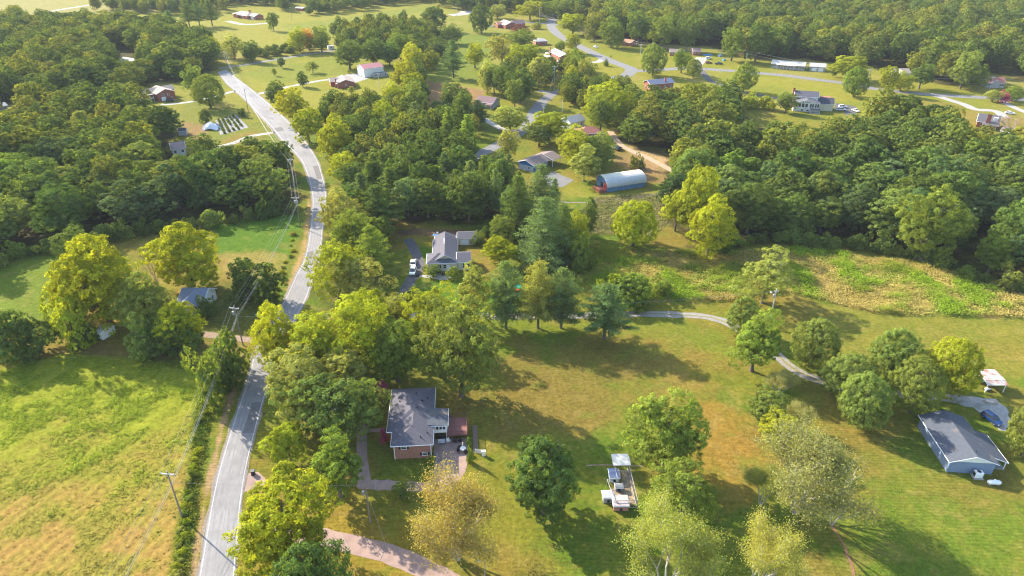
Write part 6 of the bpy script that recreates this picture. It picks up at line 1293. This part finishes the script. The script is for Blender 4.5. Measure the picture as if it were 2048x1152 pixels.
WL += fill([(540, 640), (640, 700), (760, 640), (860, 650), (800, 740), (700, 730), (640, 770), (560, 735)], 8.5, 16, ['lg', 'yg', 'yg'], 'the belt north of the brick house', (11, 14), (8, 11))
WL += fill([(680, 600), (690, 470), (745, 470), (765, 480), (790, 500), (770, 580), (720, 615), (660, 625)], 8, 17, ['lg', 'mg', 'gg'], 'the belt between road and dark drive', (10, 14), (7, 10), .15)
WL += fill([(1130, 110), (1175, 132), (1235, 160), (1262, 165), (1250, 190), (1215, 210), (1160, 215), (1120, 200), (1125, 175), (1190, 165), (1150, 150)], 9, 18, ['yg', 'mg', 'lg'], 'the belt inside the street bend', (9, 14), (8, 11))
WL += fill([(820, 70), (870, 60), (880, 110), (850, 190), (850, 240), (800, 235), (820, 150)], 10, 19, ['yg', 'mg', 'yel', 'dg'], 'the tree row beside the deep lawn', (11, 15), (9, 12))
WL += fill([(1110, 275), (1150, 262), (1215, 275), (1225, 300), (1190, 330), (1140, 318)], 10, 20, ['yg', 'mg', 'ol'], 'the trees behind the carport', (11, 14), (9, 12))
WL += fill([(1270, 60), (1460, 70), (1540, 100), (1540, 118), (1460, 112), (1400, 92), (1290, 92), (1230, 84)], 11, 21, ['dg', 'mg', 'ol'], 'the wood edge behind the bungalows', (15, 21), (12, 17))
WL += fill([(640, 215), (700, 225), (800, 215), (830, 240), (820, 262), (700, 272), (640, 262)], 9, 22, ['yg', 'mg', 'dg', 'ol'], 'the tree line below the yellow lawn', (10, 15), (9, 13))
WL += fill([(20, 60), (330, 66), (420, 100), (428, 140), (300, 165), (150, 205), (0, 210)], 14, 23, ['dg', 'mg', 'yg', 'lg'], 'the upper left wood', (15, 21), (14, 19))
ylist = sorted(WL, key=lambda q: q[1])
WB = {}
def size_of(w, kd): return 'small ' if w < (9.5 if kd == 'pinem' else 12.5) else ('large ' if w > (12.5 if kd == 'pinem' else 17) else '')
for q in WL: WB.setdefault(q[6], []).append((PX(q[0], q[1])[0], q[1]))
WQ = {k: (np.percentile([p[0] for p in v], [33, 67]), np.percentile([p[1] for p in v], [33, 67])) for k, v in WB.items()}
def where(x, y, nm):
    a_, b_ = WQ[nm]; u = PX(x, y)[0]; d_ = 'front' if y < b_[0] else ('middle' if y < b_[1] else 'back'); return d_ + (' left' if u < a_[0] else (' centre' if u < a_[1] else ' right'))
nb_ = 0; stuff = []; lim = {'mid': 300 - 150, 'pinem': 200}; got = {'mid': 0, 'pinem': 0}
rg_ = random.Random(5)
for (x, y, w, h, tn, kd, nm) in ylist:
    if got[kd] < lim[kd] and y < 560:
        got[kd] += 1; sp_ = 'pine' if kd == 'pinem' else 'broadleaf'
        tree(kd if y > 215 or kd == 'pinem' else 'broad', (x, y), w * (.85 if kd == 'pinem' else 1), h, tn, '%s%s %s at the %s of %s' % (size_of(w, kd), ADJ[tn], sp_, where(x, y, nm), nm.split(' beyond')[0].split(' above')[0].replace('the trees', 'the group')), 'trees of ' + nm, jitter=.2, rng=rg_)
    else: stuff.append((x, y, w, h, kd))
# distant trees: instances of a few whole-tree meshes on points
FAR = [broad(200 + i, 4000, .80, nl=18 + 6 * i, ragged=(1.2, 1.8, .9, 1.5, 1.1)[i], mm=LEAFF) for i in range(5)] + [pine(210 + i, 2200, .95, mm=LEAFF)[0] for i in range(2)]
far_col = bpy.data.collections.new('tree_sources')
for i, me in enumerate(FAR):
    o = bpy.data.objects.new('tree_source', me); far_col.objects.link(o)
n = len(stuff); pv = np.array([(q[0], q[1], 0) for q in stuff]); me = bpy.data.meshes.new('distant_trees'); me.from_pydata([tuple(p) for p in pv], [], [])
sc_ = np.array([(q[2] / 2, q[2] / 2, q[3]) for q in stuff], np.float32); a1 = me.attributes.new('sc', 'FLOAT_VECTOR', 'POINT'); a1.data.foreach_set('vector', sc_.ravel())
a2 = me.attributes.new('rot', 'FLOAT', 'POINT'); a2.data.foreach_set('value', NR.uniform(0, 6.28, n).astype(np.float32))
a3 = me.attributes.new('pick', 'INT', 'POINT'); a3.data.foreach_set('value', np.array([(5 + rg_.randrange(2)) if q[4] == 'pinem' else rg_.randrange(5) for q in stuff], np.int32))
fo = bpy.data.objects.new('distant_trees', me); link(fo); tag(fo, 'far woods reading as one mass of treetops', kind='stuff')
g = bpy.data.node_groups.new('place_trees', 'GeometryNodeTree'); g.interface.new_socket('Geometry', in_out='INPUT', socket_type='NodeSocketGeometry'); g.interface.new_socket('Geometry', in_out='OUTPUT', socket_type='NodeSocketGeometry')
gi = g.nodes.new('NodeGroupInput'); go_ = g.nodes.new('NodeGroupOutput'); ip = g.nodes.new('GeometryNodeInstanceOnPoints'); ci = g.nodes.new('GeometryNodeCollectionInfo'); ci.inputs['Collection'].default_value = far_col; ci.inputs['Separate Children'].default_value = True; ci.inputs['Reset Children'].default_value = True
def nattr(nm, ty):
    q = g.nodes.new('GeometryNodeInputNamedAttribute'); q.data_type = ty; q.inputs['Name'].default_value = nm; return q.outputs['Attribute']
mp = g.nodes.new('GeometryNodeMeshToPoints'); g.links.new(gi.outputs[0], mp.inputs[0]); g.links.new(mp.outputs[0], ip.inputs['Points']); g.links.new(ci.outputs[0], ip.inputs['Instance']); ip.inputs['Pick Instance'].default_value = True
g.links.new(nattr('pick', 'INT'), ip.inputs['Instance Index']); cx = g.nodes.new('ShaderNodeCombineXYZ'); g.links.new(nattr('rot', 'FLOAT'), cx.inputs['Z']); er = g.nodes.new('FunctionNodeEulerToRotation'); g.links.new(cx.outputs[0], er.inputs[0]); g.links.new(er.outputs[0], ip.inputs['Rotation'])
g.links.new(nattr('sc', 'FLOAT_VECTOR'), ip.inputs['Scale']); g.links.new(ip.outputs[0], go_.inputs[0]); md = fo.modifiers.new('place', 'NODES'); md.node_group = g
print('individual wood trees', got, 'stuff', n, 'hand', len(HAND))

# ---------------------------------------------------------------- weeds and tall grass
m, t, b = newmat('tall_grass'); L = t.links.new; t.nodes.remove(b); at = N(t, 'ShaderNodeAttribute', attribute_name='gcol'); d = N(t, 'ShaderNodeBsdfDiffuse'); tr = N(t, 'ShaderNodeBsdfTranslucent'); mx = N(t, 'ShaderNodeMixShader'); mx.inputs[0].default_value = .35
L(at.outputs['Color'], d.inputs[0]); L(at.outputs['Color'], tr.inputs[0]); L(d.outputs[0], mx.inputs[1]); L(tr.outputs[0], mx.inputs[2]); L(mx.outputs[0], t.nodes['Material Output'].inputs[0]); GRM = m
def tufts(name, P, ztop, cfun, per, size, label, seed, spread=.25, extra=None):
    rng = np.random.default_rng(seed); n = len(P); base = np.repeat(P, per, 0); N_ = len(base); hh = np.repeat(ztop, per) * rng.uniform(.35, 1.1, N_)
    off = rng.normal(size=(N_, 2)) * spread; C3 = np.stack([base[:, 0] + off[:, 0], base[:, 1] + off[:, 1], hh], 1); Nn = rng.normal(size=(N_, 3)) * .35 + np.array([-.35, .28, .75]); V, Q = cards(C3, Nn, np.repeat(size, per)[:, None] if isinstance(size, np.ndarray) else size, rng, (.45, .8))
    V[:, 2] = np.maximum(V[:, 2], .01); c = np.repeat(cfun, per, 0) * rng.uniform(.8, 1.2, (N_, 1)); o = bpy.data.objects.new(name, npmesh(name, V, Q, GRM, {'gcol': ('FACE', c)})); link(o); return tag(o, label, kind='stuff')
def scatter(P, n, seed):
    rng = np.random.default_rng(seed); x0, y0 = P.min(0); x1, y1 = P.max(0); q = rng.uniform((max(x0, -150), y0), (min(x1, 190), y1), (n, 2)); return q[sdist(q[:, 0], q[:, 1], P) > 0]
def lerp3(a_, b_, w): return np.array(a_)[None] * (1 - w[:, None]) + np.array(b_)[None] * w[:, None]
q = scatter(FIELD, 60000, 1); x, y = q[:, 0], q[:, 1]; fb = fbm(x + y * .3, y * 1.4, 10, 41); top = smooth(82, 118, y + (fb - .5) * 40 - (x + 100) * .10)
cl = smooth(.42, .62, fbm(x, y, 4, 61)); keep = NR.random(len(x)) < (.04 + .95 * top * (.25 + .75 * cl) + .35 * smooth(.56, .7, fbm(x, y, 7, 43)) * (1 - top)); x, y, top, cl = x[keep], y[keep], top[keep], cl[keep]
tufts('tall_weeds', np.stack([x, y], 1),   .10 + .55 * top * cl, lerp3((.30, .255, .06), (.27, .36, .035), np.clip(top + .3 * cl, 0, 1)), 4, .27, 'yellow-green tall weeds covering the hay field', 2, .22)
q = scatter(STRIP, 7000, 3); x, y = q[:, 0], q[:, 1]; tufts('ditch_weeds', q, .25 + .6 * fbm(x, y, 3, 62), lerp3((.10, .15, .02), (.22, .23, .03), smooth(.4, .6, fbm(x, y, 4, 63))), 5, .36, 'green weeds along the ditch bank', 4, .3)
q = scatter(MEADOW, 60000, 5); x, y = q[:, 0], q[:, 1]; g1 = fbm(x, y, 9, 31); g2 = fbm(x, y, 5, 64); gr_ = smooth(.44, .60, g1 * .6 + g2 * .4 + .22 * smooth(60, 20, x)); keep = NR.random(len(x)) < .35 + .65 * smooth(.35, .55, g2); x, y, g1, g2, gr_ = x[keep], y[keep], g1[keep], g2[keep], gr_[keep]
c_ = 1.4 * lerp3((.33, .27, .08), (.17, .25, .018), gr_); c_ = c_ * (1 - .5 * smooth(.5, .7, fbm(x, y, 12, 66)))[:, None] + np.array([.25, .23, .04]) * (.5 * smooth(.5, .7, fbm(x, y, 12, 66)))[:, None]
tufts('meadow_growth', np.stack([x, y], 1), .3 + 1.5 * g2 * (.6 + .6 * gr_), c_, 4, .40, 'tan grass and green brambles of the overgrown meadow', 6, .45)
q = scatter(ROUGH, 5000, 7); x, y = q[:, 0], q[:, 1]; tufts('rough_grass', q, .15 + .5 * fbm(x, y, 6, 67), lerp3((.19, .20, .07), (.28, .25, .11), smooth(.4, .6, fbm(x, y, 5, 68))), 3, .5, 'rough pale grass below the arched barn', 8, .4)
# thin ragged lawn grass, where it shows individual tufts nearest the camera
LN_ = np.array([(-60, 66), (95, 66), (110, 128), (60, 150), (-20, 128), (-48, 100)]); q = scatter(LN_, 26000, 9); x, y = q[:, 0], q[:, 1]
inr = np.zeros(len(x), bool)
for PP in ([(480, 1040), (1000, 1230), (900, 1180), (700, 1120), (480, 1100)], [(700, 955), (880, 955), (945, 870), (945, 990), (700, 985)], [(360, 1400), (396, 1150), (560, 700), (600, 700), (471, 1150), (470, 1400)], [(700, 830), (745, 830), (745, 970), (700, 970)], [(1860, 780), (2040, 780), (2040, 870), (1860, 870)], [(1205, 930), (1285, 930), (1285, 1025), (1205, 1025)], [(683, 1060), (1000, 1230), (900, 1250), (660, 1110)]): inr |= sdist(x, y, gpoly(PP)) > -.4
q = q[~inr]; x, y = q[:, 0], q[:, 1]; tufts('lawn_grass', q, .03 + .05 * fbm(x, y, 3, 70), lerp3((.15, .17, .03), (.28, .21, .05), smooth(.4, .62, fbm(x, y, 8, 71))), 2, .20, 'short lawn grass', 10, .2)

# ---------------------------------------------------------------- haze
hz = MB().bx(-1500, 1500, -350, 1900, -1, 101).build('haze', BARK); m = bpy.data.materials.new('haze'); m.use_nodes = True; t = m.node_tree; t.nodes.remove(t.nodes['Principled BSDF']); pv_ = t.nodes.new('ShaderNodeVolumePrincipled')
pv_.inputs['Color'].default_value = (.85, .92, 1, 1); pv_.inputs['Density'].default_value = .00006; pv_.inputs['Anisotropy'].default_value = 0; t.links.new(pv_.outputs[0], t.nodes['Material Output'].inputs['Volume']); hz.data.materials.clear(); hz.data.materials.append(m); tag(hz, 'thin summer haze filling the valley', kind='stuff')
m.cycles.volume_sampling = 'MULTIPLE_IMPORTANCE'; m.cycles.homogeneous_volume = True
